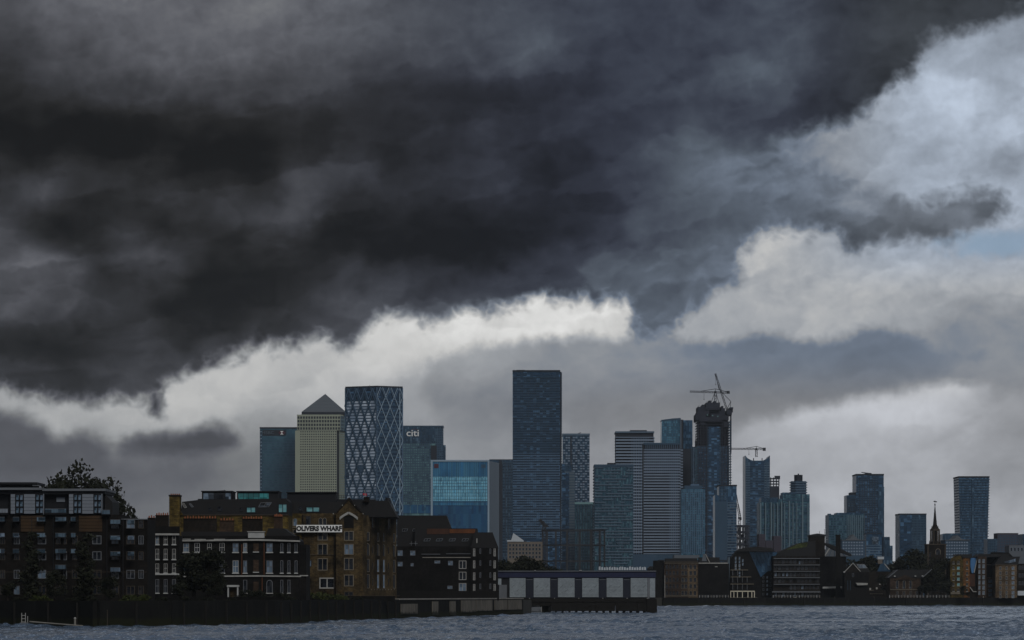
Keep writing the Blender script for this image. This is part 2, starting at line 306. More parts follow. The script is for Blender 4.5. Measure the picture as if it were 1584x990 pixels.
def glass(name, col, cell=(1.5, 3.5), blind=None, p_blind=.2, rough=.12, tilt=.05, spec=.5, var=.5, grad=None):
    """curtain wall: every pane has its own tone, tilt and sometimes a pale blind behind it"""
    m, q, b = new_mat(name)
    t = q.new('ShaderNodeTexCoord').outputs['Object']
    s_ = q.new('ShaderNodeSeparateXYZ'); q.nt.links.new(t, s_.inputs[0])
    h = q.m('ADD', s_.outputs[0], q.m('MULTIPLY', s_.outputs[1], 1.03))
    cx_ = q.m('FLOOR', q.m('DIVIDE', h, cell[0])); cz_ = q.m('FLOOR', q.m('DIVIDE', s_.outputs[2], cell[1]))
    wn = q.new('ShaderNodeTexWhiteNoise', noise_dimensions='3D'); q.nt.links.new(q.xyz(cx_, cz_, 3.0), wn.inputs['Vector'])
    sp = q.new('ShaderNodeSeparateColor'); q.nt.links.new(wn.outputs['Color'], sp.inputs[0])
    big = q.noise(t, .035, 3, .6)
    f = q.m('MULTIPLY', q.mr(sp.outputs[0], 0.0, 1.0, 1 - var, 1 + var, False), q.mr(big, .35, .65, .75, 1.25, False))
    c = q.mix(1.0, c4(col), q.xyz(f, f, f), bt='MULTIPLY')
    if blind:
        k = q.m('LESS_THAN', sp.outputs[1], q.m('MULTIPLY', p_blind * 2, q.mr(big, .35, .65, .4, 1.6, False)))
        c = q.mix(q.m('MULTIPLY', k, q.mr(sp.outputs[2], 0.0, 1.0, .3, 1.0, False)), c, c4(blind))
    q.put(b.inputs['Base Color'], c)
    b.inputs['Roughness'].default_value = rough; b.inputs['Specular IOR Level'].default_value = spec
    if name.startswith(('tower', 'fritted', 'fin', 'deep', 'loz', 'citi')): b.inputs['IOR'].default_value = 1.85; b.inputs['Specular Tint'].default_value = (.42, .70, 1.0, 1)
    geo = q.new('ShaderNodeNewGeometry')
    vm = q.new('ShaderNodeVectorMath', operation='SUBTRACT'); q.nt.links.new(wn.outputs['Color'], vm.inputs[0]); vm.inputs[1].default_value = (.5, .5, .5)
    vs = q.new('ShaderNodeVectorMath', operation='SCALE'); q.nt.links.new(vm.outputs[0], vs.inputs[0]); vs.inputs['Scale'].default_value = tilt
    va = q.new('ShaderNodeVectorMath', operation='ADD'); q.nt.links.new(geo.outputs['Normal'], va.inputs[0]); q.nt.links.new(vs.outputs[0], va.inputs[1])
    vn = q.new('ShaderNodeVectorMath', operation='NORMALIZE'); q.nt.links.new(va.outputs[0], vn.inputs[0])
    q.nt.links.new(vn.outputs[0], b.inputs['Normal'])
    return m
# near bank
solid('soot_render', (.010, .0095, .009), .9, spec=.1); solid('slate_roof', (.0062, .0062, .0072), .65, .3, 1.2)
solid('dark_steel', (.009, .010, .013), .6, spec=.2); solid('white_paint', (.34, .35, .35), .6, .25, .9)
solid('white_cladding', (.15, .17, .20), .6, .15, .4); solid('stone_trim', (.15, .13, .10), .85, .3, 1.5)
solid('pale_stone', (.28, .28, .27), .85, .3, 1.2); solid('brown_trim', (.05, .04, .03), .85, .3, 1.2)
solid('ochre_panel', (.036, .020, .008), .8, .45, .5); solid('rust_roof', (.05, .022, .013), .85, .5, .5)
solid('timber_dark', (.0075, .0066, .0055), .95, .3, 1.5); solid('door_navy', (.008, .011, .022), .5, .3, .6); solid('navy_fascia', (.010, .014, .045), .5, .2, .3)
solid('ribbed_panel', (.23, .265, .29), .6, .3, 2.2, streak=4); solid('quay_stone', (.10, .09, .075), .9, .6, .9)
solid('quay_dark', (.0075, .0075, .007), .9, .5, .5, spec=.1); solid('coping', (.2, .19, .17), .8, .35, .8)
solid('ground', (.03, .03, .026), .95, .4, .05); solid('lead_roof', (.11, .12, .135), .6, .2, .3)
solid('terracotta', (.22, .075, .035), .9, .4, 3.); solid('bark', (.02, .016, .012), .9, .3, 2.); solid('orange_rust', (.10, .035, .012), .8, .4, .6)
solid('blue_paint', (.05, .15, .32), .6, .4, .5); solid('red_paint', (.4, .03, .05), .6, .1); solid('black_letter', (.012, .012, .014), .7, .1)
solid('sign_white', (.78, .80, .80), .6, .06, .5); solid('logo_white', (.7, .72, .72), .5, .05); solid('logo_red', (.07, .015, .03), .5, .1)
solid('side_panel', (.13, .17, .215), .5, .08, .05); solid('grey_paint', (.12, .13, .145), .7, .2); solid('cream', (.5, .47, .38), .8, .25, 1.0)
def weedy(name):
    m = MATS[name]; q = NG(m.node_tree); b = next(n for n in m.node_tree.nodes if n.type == 'BSDF_PRINCIPLED')
    geo = q.new('ShaderNodeNewGeometry'); s_ = q.new('ShaderNodeSeparateXYZ'); q.nt.links.new(geo.outputs['Position'], s_.inputs[0])
    n_ = q.noise(geo.outputs['Position'], .5, 4, .6); src = b.inputs['Base Color'].links[0].from_socket
    k = q.mr(q.m('ADD', s_.outputs[2], q.m('MULTIPLY', n_, 1.6)), 2.5, 1.9)
    q.put(b.inputs['Base Color'], q.mix(k, src, (.012, .013, .006, 1)))
    st = q.mr(q.noise(q.xyz(q.m('ADD', s_.outputs[0], s_.outputs[1]), 0.0, q.m('MULTIPLY', s_.outputs[2], .15)), .9, 3, .6), .58, .72)
    q.put(b.inputs['Base Color'], q.mix(q.m('MULTIPLY', st, .6), b.inputs['Base Color'].links[0].from_socket, (.03, .028, .022, 1)))
weedy('quay_dark'); weedy('quay_stone')
brick('stock_brick', (.055, .037, .015), (.030, .020, .009), (.08, .065, .04), soot=.75); brick('dark_brick', (.0125, .0095, .0068), (.008, .0065, .0055), (.014, .012, .010))
brick('flats_brick', (.0072, .0056, .0045), (.005, .0043, .004), (.008, .0075, .007))
brick('brown_brick', (.042, .027, .018), (.026, .018, .013)); brick('black_brick', (.0068, .0063, .006), (.0052, .0048, .0046))
brick('tan_brick', (.10, .072, .042), (.07, .048, .03)); brick('orange_brick', (.12, .055, .018), (.08, .038, .014))
brick('ochre_brick', (.095, .068, .017), (.04, .028, .009), soot=.85)
glass('window_glass', (.008, .010, .014), (1.1, 1.3), (.09, .115, .15), .12, .1, .09); glass('window_bright', (.035, .055, .08), (.8, 1.1), (.17, .23, .31), .4, .1, .12)
glass('balcony_glass', (.02, .04, .06), (1.2, 1.0), (.11, .17, .23), .3, .15, .1); glass('teal_glass', (.02, .10, .11), (1.6, 2), (.05, .28, .30), .35, .1, .1)
glass('cyan_glass', (.05, .17, .2), (1.2, 2), (.2, .42, .45), .5, .1, .1)
# skyline glass
glass('tower_teal', (.026, .075, .105), (3, 4), (.045, .11, .14), .2, .15, .01, var=.15)
glass('tower_slate', (.013, .032, .058), (1.6, 3.6), (.08, .14, .20), .07, .16, .02, var=.35)
glass('tower_navy', (.008, .022, .047), (2.8, 1.55), (.07, .15, .26), .08, .14, .02, var=.4)
glass('tower_blue', (.014, .042, .085), (1.5, 3.3), (.07, .15, .25), .2, .16, .02, var=.35)
glass('tower_cyan', (.035, .125, .20), (1.4, 3.6), (.10, .26, .36), .2, .16, .02, var=.35)
glass('tower_green', (.014, .045, .062), (1.3, 3.3), (.07, .15, .18), .18, .2, .02, var=.35)
glass('fritted_glass', (.16, .48, .68), (1.2, 3.9), (.30, .68, .84), .3, .2, .03, var=.25)  # clear pale glass: a band of reflected sky put into the colour
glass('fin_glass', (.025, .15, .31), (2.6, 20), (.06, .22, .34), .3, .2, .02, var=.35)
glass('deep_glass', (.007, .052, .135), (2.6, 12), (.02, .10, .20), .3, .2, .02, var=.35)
glass('lozenge_glass', (.05, .09, .16), (3.6, 6.8), (.62, .72, .85), .75, .08, .06)  # pale panes are the facet's bright reflection, put into the blind colour
glass('citi_glass', (.03, .07, .085), (2.9, 3.7), (.14, .27, .28), .4, .15, .02)
solid('steel_stone', (.285, .315, .25), .6, .10, .08); solid('pyramid_steel', (.095, .108, .122), .5, .06, .05)
solid('frame_pale', (.26, .35, .44), .5, .1, .1); solid('frame_steel', (.085, .145, .23), .5, .1, .1); solid('panel_grey', (.085, .12, .155), .6, .08, .05)
solid('balcony_band', (.18, .235, .315), .6, .12, .2); solid('balcony_soft', (.08, .125, .18), .6, .15, .2); solid('concrete_dark', (.024, .028, .042), .9, .35, .12)
solid('tower_dark', (.009, .013, .022), .6, .2, .1); solid('pilaster', (.12, .18, .22), .8, .15, .1); solid('mauve_block', (.06, .055, .075), .9, .2, .1)
solid('crane_steel', (.02, .022, .027), .6, .2, .3); solid('gable_grey', (.10, .115, .135), .8, .15, .1); solid('white_tarp', (.42, .46, .5), .7, .2, .1)
solid('teal_band', (.14, .26, .28), .6, .1, .1); solid('mid_band', (.026, .062, .108), .6, .15, .1); solid('brown_far', (.14, .12, .10), .9, .3, .2)

# ------------------------------------------------------------------ mesh helpers
BOXF = ((0, 1, 5, 4), (1, 2, 6, 5), (2, 3, 7, 6), (3, 0, 4, 7), (4, 5, 6, 7), (3, 2, 1, 0))
class MB:
    def __init__(s): s.v = []; s.f = []; s.mi = []; s.m = 0
    def box(s, x0, x1, y0, y1, z0, z1):
        n = len(s.v)
        s.v += [(x0, y0, z0), (x1, y0, z0), (x1, y1, z0), (x0, y1, z0), (x0, y0, z1), (x1, y0, z1), (x1, y1, z1), (x0, y1, z1)]
        s.f += [tuple(n + i for i in f) for f in BOXF]; return s
    def hexa(s, b, t):
        """any 4-sided block: bottom ring, top ring"""
        n = len(s.v); s.v += [tuple(p) for p in b] + [tuple(p) for p in t]
        s.f += [tuple(n + i for i in f) for f in BOXF]; return s
    def prism(s, ring, z0, z1, ring2=None):
        n = len(s.v); k = len(ring); r2 = ring2 or ring
        s.v += [(p[0], p[1], z0) for p in ring] + [(p[0], p[1], z1) for p in r2]
        s.f += [(n + i, n + (i + 1) % k, n + k + (i + 1) % k, n + k + i) for i in range(k)]
        s.f += [tuple(n + k + i for i in range(k)), tuple(n + i for i in reversed(range(k)))]; return s
    def vprism(s, poly, y0, y1):
        """polygon in X,Z pushed back from y0 to y1"""
        n = len(s.v); k = len(poly)
        s.v += [(p[0], y0, p[1]) for p in poly] + [(p[0], y1, p[1]) for p in poly]
        s.f += [(n + (i + 1) % k, n + i, n + k + i, n + k + (i + 1) % k) for i in range(k)]
        s.f += [tuple(n + i for i in range(k)), tuple(n + k + i for i in reversed(range(k)))]; return s
    def bar(s, p, q, w, h=None, sides=4, w2=None):
        p, q = Vector(p), Vector(q); d = (q - p)
        if d.length < 1e-6: return s
        d.normalize(); u = d.cross(Vector((0, 0, 1)))
        if u.length < .01: u = d.cross(Vector((0, 1, 0)))
        u.normalize(); v = d.cross(u); h = h or w; w2 = w if w2 is None else w2
        n = len(s.v)
        for c, k in ((p, 1.0), (q, w2 / w)):
            for i in range(sides):
                a_ = 2 * math.pi * (i + .5) / sides; rr = .7071 if sides == 4 else .5
                s.v.append(tuple(c + u * (math.cos(a_) * w * rr * k) + v * (math.sin(a_) * h * rr * k)))
        s.f += [(n + i, n + (i + 1) % sides, n + sides + (i + 1) % sides, n + sides + i) for i in range(sides)]
        s.f += [tuple(n + i for i in reversed(range(sides))), tuple(n + sides + i for i in range(sides))]; return s
    def cyl(s, x, y, z0, z1, r0, r1=None, k=10):
        r1 = r0 if r1 is None else r1
        ri = [(x + r0 * math.cos(2 * math.pi * i / k), y + r0 * math.sin(2 * math.pi * i / k)) for i in range(k)]
        rj = [(x + r1 * math.cos(2 * math.pi * i / k), y + r1 * math.sin(2 * math.pi * i / k)) for i in range(k)]
        return s.prism(ri, z0, z1, rj)
    def mesh(s, name):
        me = bpy.data.meshes.new(name); me.from_pydata(s.v, [], s.f); me.update(); return me
    def build(s, name, mat, parent=None, loc=(0, 0, 0), stuff=False):
        me = s.mesh(name); me.materials.append(MATS[mat])
        o = bpy.data.objects.new(name, me); COL.objects.link(o)
        o.parent = parent; o.location = loc
        if stuff: o['kind'] = 'stuff'
        return o
def link(name, me, parent, loc=(0, 0, 0), rz=0.0):
    o = bpy.data.objects.new(name, me); COL.objects.link(o); o.parent = parent; o.location = loc
    if rz: o.rotation_euler[2] = rz
    return o
def tag(o, label, cat, group=None):
    o['label'] = label; o['category'] = cat
    if group: o['group'] = group
    return o
def wx(px, D): return (px - CX) * D / F
def wz(py, D): return CAMZ + (HY - py) * D / F
LAND = 4.0
CACHE = {}
class B:
    """one building: photograph columns/rows are turned into metres at the building's own distance D"""
    def __init__(s, name, label, cat, px, D, group=None, base=LAND):
        s.D = D; s.k = D / F; s.px = px; s.base = base
        s.root = bpy.data.objects.new(name, None); COL.objects.link(s.root)
        s.root.empty_display_size = 2
        s.root.location = (wx(px, D), D, base); tag(s.root, label, cat, group)
    def X(s, px): return (px - s.px) * s.k
    def Z(s, py): return wz(py, s.D) - s.base
    def fp(s, px, d): return ((px - CX) * (s.D + d) / F - wx(s.px, s.D), d)
    def box(s, x0, x1, yt, yb, d0, d1, mb=None):
        mb = mb or MB()
        z0 = 0 if yb is None else s.Z(yb)
        return mb.box(s.X(x0), s.X(x1), d0, d1, z0, s.Z(yt))
    def part(s, name, mat, x0, x1, yt, yb, d0, d1, parent=None):
        return s.box(x0, x1, yt, yb, d0, d1).build(name, mat, parent or s.root)
    def poly(s, name, mat, pts, d0, d1, parent=None):
        return MB().vprism([(s.X(x), s.Z(y)) for x, y in pts][::-1], d0, d1).build(name, mat, parent or s.root)
    def window(s, px, py, w, h, style='sash', d=0.0, surround='white_paint', pane='window_glass', sill=None, name='window'):
        """px,py centre; w,h in photo pixels. window > pane, sill"""
        if surround == 'white_paint': surround = random.choice(('white_paint', 'grey_paint', 'pale_stone', 'lead_roof'))
        W, H = round(w * s.k, 2), round(h * s.k, 2)
        key = (style, W, H, surround, pane, sill)
        if key not in CACHE:
            t = max(.09, W * .075); fr = MB()
            if style == 'arch':
                r = W / 2; n = 8; zc = H / 2 - r
                out = [(-r, -H / 2), (r, -H / 2)] + [(r * math.cos(math.pi * i / n), zc + r * math.sin(math.pi * i / n)) for i in range(n + 1)]
                ri = r - t * 1.3
                for i in range(2, len(out) - 1):
                    p, q = out[i], out[i + 1]
                    sc = ri / r
                    p2 = (p[0] * sc, zc + (p[1] - zc) * sc); q2 = (q[0] * sc, zc + (q[1] - zc) * sc)
                    fr.hexa([(p[0], -.14, p[1]), (q[0], -.14, q[1]), (q[0], .05, q[1]), (p[0], .05, p[1])], [(p2[0], -.14, p2[1]), (q2[0], -.14, q2[1]), (q2[0], .05, q2[1]), (p2[0], .05, p2[1])])
                for sg in (-1, 1): fr.box(min(sg * r, sg * ri), max(sg * r, sg * ri), -.14, .05, -H / 2, zc)
                pn = MB().vprism([(x * .96, z * .98) for x, z in out][::-1], -.03, .04)
            else:
                th = t
                if style != 'bare':
                    fr.box(-W / 2, W / 2, -.14, .05, H / 2 - th, H / 2)
                    fr.box(-W / 2, W / 2, -.14, .05, -H / 2, -H / 2 + th)
                    for sg in (-1, 1): fr.box(min(sg * W / 2, sg * (W / 2 - t)), max(sg * W / 2, sg * (W / 2 - t)), -.14, .05, -H / 2 + th, H / 2 - th)
                if style == 'sash':
                    fr.box(-W / 2 + t, W / 2 - t, -.10, .03, -.05, .06)
                    fr.box(-.035, .035, -.09, .03, -H / 2 + th, -.05); fr.box(-.035, .035, -.09, .03, .06, H / 2 - th)
                elif style == 'two':
                    fr.box(-t * .45, t * .45, -.12, .03, -H / 2 + th, H / 2 - th)
                elif style == 'grid':
                    for i in range(1, 4): fr.box(-W / 2 + W * i / 4 - .03, -W / 2 + W * i / 4 + .03, -.09, .03, -H / 2 + th, H / 2 - th)
                    fr.box(-W / 2 + t, W / 2 - t, -.095, .02, H * .12, H * .12 + .08)
                elif style == 'bare':
                    fr.box(-.03, .03, -.06, .03, -H / 2, H / 2)
                pn = MB().box(-W / 2 + t * .5, W / 2 - t * .5, -.03, .04, -H / 2 + th * .5, H / 2 - th * .5)
            a_, b_ = fr.mesh('window'), pn.mesh('pane'); a_.materials.append(MATS[surround]); b_.materials.append(MATS[pane]); c_ = None
            if sill:
                c_ = MB().box(-W / 2 - .12, W / 2 + .12, -.3, .04, -H / 2 - .2, -H / 2 - .005).mesh('sill'); c_.materials.append(MATS[sill])
            CACHE[key] = (a_, b_, c_)
        a_, b_, c_ = CACHE[key]
        o = link(name, a_, s.root, (s.X(px), d, s.Z(py)))
        link('pane', b_, o)
        if c_: link('sill', c_, o)
        return o
    def facade(s, p0, p1, z0, z1, floors=0, bays=0, hband=.4, vband=.3, ph=.25, pv=.35, mh='frame_steel', mv='frame_steel', nh='floor_band', nv='mullion', skip=0.0, deep=None):
        """lattice of floor bands and mullions standing proud of the wall p0-p1 (left to right from outside)"""
        a_, b_ = Vector((p0[0], p0[1], 0)), Vector((p1[0], p1[1], 0)); L = (b_ - a_).length; u = (b_ - a_) / L; nrm = Vector((u.y, -u.x, 0))
        def blk(mb, t0, t1, za, zb, pr):
            q = [a_ + u * t0 + nrm * pr, a_ + u * t1 + nrm * pr, a_ + u * t1 - nrm * .05, a_ + u * t0 - nrm * .05]
            mb.hexa([(v.x, v.y, za) for v in q], [(v.x, v.y, zb) for v in q])
        if floors:
            mb = MB(); fh = (z1 - z0) / floors
            for i in range(floors + 1):
                z = z0 + i * fh; hh = fh * hband / 2
                if skip:
                    t = 0.0
                    while t < L:
                        w = random.uniform(.06, .22) * L
                        if random.random() > skip: blk(mb, t, min(L, t + w), max(z0, z - hh), min(z1, z + hh), ph)
                        t += w
                else: blk(mb, 0, L, max(z0, z - hh), min(z1, z + hh), ph)
            mb.build(nh, mh, s.root, stuff=True)
        if bays:
            mb = MB(); bw = L / bays
            for i in range(bays + 1):
                t = i * bw; hw = bw * vband / 2
                blk(mb, max(0, t - hw), min(L, t + hw), z0, z1, pv)
            mb.build(nv, mv, s.root, stuff=True)
def text_mesh(body, size, depth, mat, name, parent, loc, sx=1.0, font_off=0.0):
    cu = bpy.data.curves.new(name, 'FONT'); cu.body = body; cu.size = size; cu.extrude = depth; cu.align_x = 'CENTER'; cu.align_y = 'CENTER'; cu.offset = font_off
    cu.resolution_u = 3
    o = bpy.data.objects.new(name, cu); COL.objects.link(o)
    dg = bpy.context.evaluated_depsgraph_get(); dg.update()
    me = bpy.data.meshes.new_from_object(o.evaluated_get(dg)); me.name = name
    bpy.data.objects.remove(o); bpy.data.curves.remove(cu)
    me.materials.clear(); me.materials.append(MATS[mat])
    r = bpy.data.objects.new(name, me); COL.objects.link(r); r.parent = parent; r.location = loc
    r.rotation_euler = (math.radians(90), 0, 0); r.scale = (sx, 1, 1)
    return r

# ------------------------------------------------------------------ river, land, quay
def make_water():
    nx, ys = 420, [372.0]
    while ys[-1] < 1660: ys.append(ys[-1] + .42 * (ys[-1] / 400) ** 1.25)
    ys = np.array(ys); ny = len(ys)
    us = np.linspace(-1, 1, nx)
    hw = .178 * ys + 2
    Xg = us[None, :] * hw[:, None]; Yg = np.repeat(ys[:, None], nx, 1)
    r = np.random.default_rng(5); Z = np.zeros_like(Xg); cell = (2 * hw / nx)[:, None]
    wind = math.radians(62)
    for lam in np.geomspace(1.0, 15, 60):
        a_ = wind + r.normal(0, .75); k = 2 * math.pi / lam; ph = r.uniform(0, 6.28)
        amp = .0190 * lam ** .72 / (1 + (lam / 9) ** 2)
        fade = np.clip((lam / cell - 2.2) / 2.5, 0, 1)
        t = k * (Xg * math.cos(a_) + Yg * math.sin(a_)) + ph + .6 * np.sin(k * .21 * (Xg * math.cos(a_ + 1.3) + Yg * math.sin(a_ + 1.3)) + ph * 2)
        s_ = np.sin(t); Z += amp * fade * (s_ + .35 * (s_ * s_ - .5) * 1.2)
    gust = .75 + .35 * np.sin(Xg * .045 + Yg * .011) * np.sin(Yg * .031 - Xg * .02 + 1) + .2 * np.sin(Yg * .07 + Xg * .015)
    ed = np.clip((1 - np.abs(us))[None, :] / .02, 0, 1) * np.clip((ys - 372) / 6, 0, 1)[:, None] * np.clip((1655 - ys) / 40, 0, 1)[:, None]
    Z *= gust * ed
    V_ = np.stack([Xg, Yg, Z], -1).reshape(-1, 3)
    idx = np.arange(nx * ny).reshape(ny, nx)
    Q = np.stack([idx[:-1, :-1], idx[:-1, 1:], idx[1:, 1:], idx[1:, :-1]], -1).reshape(-1, 4)
    n0 = len(V_); h0, h1 = hw[0], hw[-1]; y0, y1 = ys[0], ys[-1]; R = 9500
    ext = np.array([(-R, -1000, 0), (R, -1000, 0), (R, y0, 0), (-R, y0, 0), (-R, y1, 0), (R, y1, 0), (-R, 2600, 0), (R, 2600, 0)], float)
    V_ = np.vstack([V_, ext]); c = [idx[0, 0], idx[0, -1], idx[-1, -1], idx[-1, 0]]
    Q2 = [(n0, n0 + 1, n0 + 2, n0 + 3), (n0 + 3, c[0], c[3], n0 + 4), (c[1], n0 + 2, n0 + 5, c[2]), (n0 + 4, n0 + 5, n0 + 7, n0 + 6)]
    Q = np.vstack([Q, np.array(Q2)])
    me = bpy.data.meshes.new('river'); me.vertices.add(len(V_)); me.vertices.foreach_set('co', V_.ravel())
    me.loops.add(Q.size); me.loops.foreach_set('vertex_index', Q.ravel().astype(np.int32))
    me.polygons.add(len(Q)); me.polygons.foreach_set('loop_start', np.arange(0, Q.size, 4, dtype=np.int32)); me.polygons.foreach_set('loop_total', np.full(len(Q), 4, np.int32))
    me.polygons.foreach_set('use_smooth', np.ones(len(Q), bool)); me.update(calc_edges=True); me.validate()
    m, q, b = new_mat('river_water')
    t = q.new('ShaderNodeTexCoord').outputs['Object']
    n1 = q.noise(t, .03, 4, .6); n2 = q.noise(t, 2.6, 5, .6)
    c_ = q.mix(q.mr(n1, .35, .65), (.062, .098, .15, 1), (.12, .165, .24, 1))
    c_ = q.mix(q.mr(n2, .54, .72), c_, (.42, .52, .68, 1))  # pale flecks: highlights on the wave tips, put into the water colour
    q.put(b.inputs['Base Color'], c_)
    b.inputs['Roughness'].default_value = .12; b.inputs['IOR'].default_value = 1.333
    bp = q.new('ShaderNodeBump'); bp.inputs['Strength'].default_value = .8; bp.inputs['Distance'].default_value = .10
    q.put(bp.inputs['Height'], q.m('ADD', q.noise(t, 1.3, 5, .65), q.m('MULTIPLY', q.noise(t, .35, 3, .6), 1.6)))
    q.nt.links.new(bp.outputs[0], b.inputs['Normal'])
    me.materials.append(m)
    o = bpy.data.objects.new('river', me); COL.objects.link(o); o['kind'] = 'structure'
make_water()
def bank(px, py): D = CAMZ * F / (py - HY); return (wx(px, D), D)
BANK = [bank(-60, 967), bank(60, 968.5), bank(150, 970), bank(260, 969), bank(420, 965.5), bank(520, 961), bank(612, 957.5), bank(700, 954.5), bank(806, 951), (8, 980), (22, 1250), (50, 1560), bank(1024, 937.5), bank(1200, 937), bank(1400, 937), bank(1640, 936.6)]
ring = [(-9500, 900)] + BANK + [(1500, 1700), (9500, 2500), (9500, 9500), (-9500, 9500)]
land = MB().prism(ring, -3.0, LAND).build('ground', 'ground'); land['kind'] = 'structure'

def quay(name, pts, z0, z1, th, mat, label, coping=None, fender=None):
    ox, oy = pts[0]; r_ = bpy.data.objects.new(name, None); COL.objects.link(r_); r_.location = (ox, oy, 0); tag(r_, label, 'quay wall')
    for i in range(len(pts) - 1):
        p, q = Vector(pts[i]) - Vector((ox, oy)), Vector(pts[i + 1]) - Vector((ox, oy)); u = (q - p).normalized(); n = Vector((u.y, -u.x))
        a_ = [p + n * th, q + n * th, q - n * .4, p - n * .4]
        MB().prism([tuple(v) for v in a_], z0, z1).build('wall_section', mat, r_)
        if coping:
            c_ = [p + n * (th + .12), q + n * (th + .12), q - n * .7, p - n * .7]
            MB().prism([tuple(v) for v in c_], z1 + .003, z1 + .3).build('coping', coping, r_)
        if fender:
            L = (q - p).length; k = max(1, int(L / fender))
            for j in range(k):
                w = p + u * (L * (j + .5) / k) + n * (th + .15)
                MB().box(w.x - .16, w.x + .16, w.y - .16, w.y + .16, z0, z1 - .3).build('fender_pile', 'timber_dark', r_)
    return r_
quay('quay_wall', BANK[0:7], -2, LAND + .45, .8, 'quay_dark', 'long dark wet quay wall below the flats and brick houses', None, 9)
def on_bank(px):
    """point of the near bank line seen at column px"""
    for p, q in zip(BANK[6:8], BANK[7:9]):
        m_ = (px - CX) / F; t_ = (m_ * p[1] - p[0]) / ((q[0] - p[0]) - m_ * (q[1] - p[1]))
        if -.01 <= t_ <= 1.01: return (p[0] + (q[0] - p[0]) * t_, p[1] + (q[1] - p[1]) * t_)
qr = quay('quay_wall', [on_bank(x) for x in (612.5, 660, 708, 757, 805)], -2, LAND + .35, .8, 'quay_dark', 'stone quay wall with pale coping between the warehouses and the pier', 'coping')
for x0, x1, za, zb in ((614, 640, 1.0, 3.4), (663, 672, .6, 3.9), (690, 699, .5, 3.9), (708, 731, 1.1, 4.1), (732, 756, 1.3, 4.1), (760, 779, 1.5, 4.1), (780.5, 802, 1.5, 4.1)):
    p_, q_ = Vector(on_bank(x0)), Vector(on_bank(x1)); o_ = Vector(qr.location[:2]); u_ = (q_ - p_).normalized(); n_ = Vector((u_.y, -u_.x)); p_ -= o_; q_ -= o_
    MB().prism([tuple(v) for v in (p_ + n_ * .98, q_ + n_ * .98, q_ + n_ * .7, p_ + n_ * .7)], za, zb).build('stone_panel', 'quay_stone', qr)
quay('quay_wall', BANK[12:], -2, LAND + .1, .8, 'quay_dark', 'low dark quay wall along the far bank beneath the church', None, 14)



# small things at the left water's edge
lf = B('landing_ladder', 'small white railed landing ladder standing at the water by the left bank', 'ladder', 37, 555, base=-.4)
for x in (33.6, 39.4): lf.part('rail', 'pale_stone', x - .45, x + .45, 948, 967, -.1, .1)
lf.part('rail', 'pale_stone', 42.4, 43.2, 953, 965, -.1, .1)
for y in (951.5, 956.5, 961.5): lf.part('rung', 'pale_stone', 34.05, 38.95, y, y + .9, -.06, .06)
lf.part('platform', 'grey_paint', 32, 44, 963, 964.4, -.8, .8)
tag(MB().bar((wx(46, 553), 553, .9), (wx(128, 548), 548, .22), .22, sides=6).build('mooring_boom', 'coping'), 'thin pale boom floating from the landing ladder along the quay foot', 'boom')
def post(px, yt, yb, D, label, w=2.0, mat='coping', cap=True):
    p = B('mooring_post', label, 'post', px, D, base=-.5)
    MB().cyl(0, 0, 0, p.Z(yt), w * p.k / 2, k=8).build('shaft', mat, p.root)
    if cap: MB().cyl(0, 0, p.Z(yt) + .003, p.Z(yt) + .25, w * p.k * .7, w * p.k * .4, 8).build('cap', 'pale_stone', p.root)
post(116, 957, 966, 552, 'short pale mooring post between the landing ladder and the tall pole', 3.2)
post(166, 943, 968, 547, 'tall thin rusty mooring pole in front of the flats', 1.0, 'brown_trim', False)

# ------------------------------------------------------------------ skyline towers
def tower(name, label, px0, px1, yt, D, mat, depth=35, cat='tower', yaw=0.0, group=None, body=True):
    t = B(name, label, cat, (px0 + px1) / 2, D, group)
    if body: t.part('body', mat, px0, px1, yt, None, 0, depth)
    return t
def front(t, x0, x1, yt, yb, **kw):
    t.facade((t.X(x0), 0), (t.X(x1), 0), t.Z(yb), t.Z(yt), **kw)

# HSBC-coloured teal block
t = tower('office_tower', 'flat teal glass office tower with bank sign left of the pyramid tower', 402, 470, 663, 3900, 'tower_teal', 50)
t.part('cornice', 'tower_dark', 401.6, 470, 660.8, 663, -.6, 50)
front(t, 406, 470, 680, 870, floors=44, hband=.28, ph=.2, mh='mid_band')
t.part('corner_strip', 'tower_slate', 402, 405.6, 665, 870, -.5, 3)
for i in range(36): t.part('corner_vent', 'frame_pale', 403.2, 404.6, 667 + i * 5.4, 668.6 + i * 5.4, -.75, -.5)
t.part('sign_band', 'tower_dark', 406.5, 443, 665, 674, -.35, .1)
text_mesh('HSBC', 5.4, .25, 'panel_grey', 'lettering', t.root, (t.X(414.5), -.8, t.Z(669.6)), 1.15)
hx = B.__new__(B); sgn = MB()
cxs, czs, u_ = t.X(436), t.Z(669.5), 2.1
sgn.vprism([(cxs - u_, czs + u_), (cxs - u_, czs - u_), (cxs, czs)][::-1], -.9, -.4)
sgn.vprism([(cxs + u_, czs - u_), (cxs + u_, czs + u_), (cxs, czs)][::-1], -.9, -.4)
sgn.vprism([(cxs - u_, czs + u_), (cxs, czs), (cxs + u_, czs + u_)][::-1], -.9, -.4)
sgn.vprism([(cxs - u_, czs - u_), (cxs + u_, czs - u_), (cxs, czs)][::-1], -.9, -.4)
lg = sgn.build('logo', 'logo_white', t.root)
sg2 = MB()
for s_ in (-1, 1): sg2.vprism([(cxs + s_ * u_ * 2, czs), (cxs + s_ * u_, czs + u_), (cxs + s_ * u_ * .05, czs), (cxs + s_ * u_, czs - u_)][::s_ * -1 or 1], -1.0, -.42)
sg2.build('logo_wing', 'logo_red', lg)

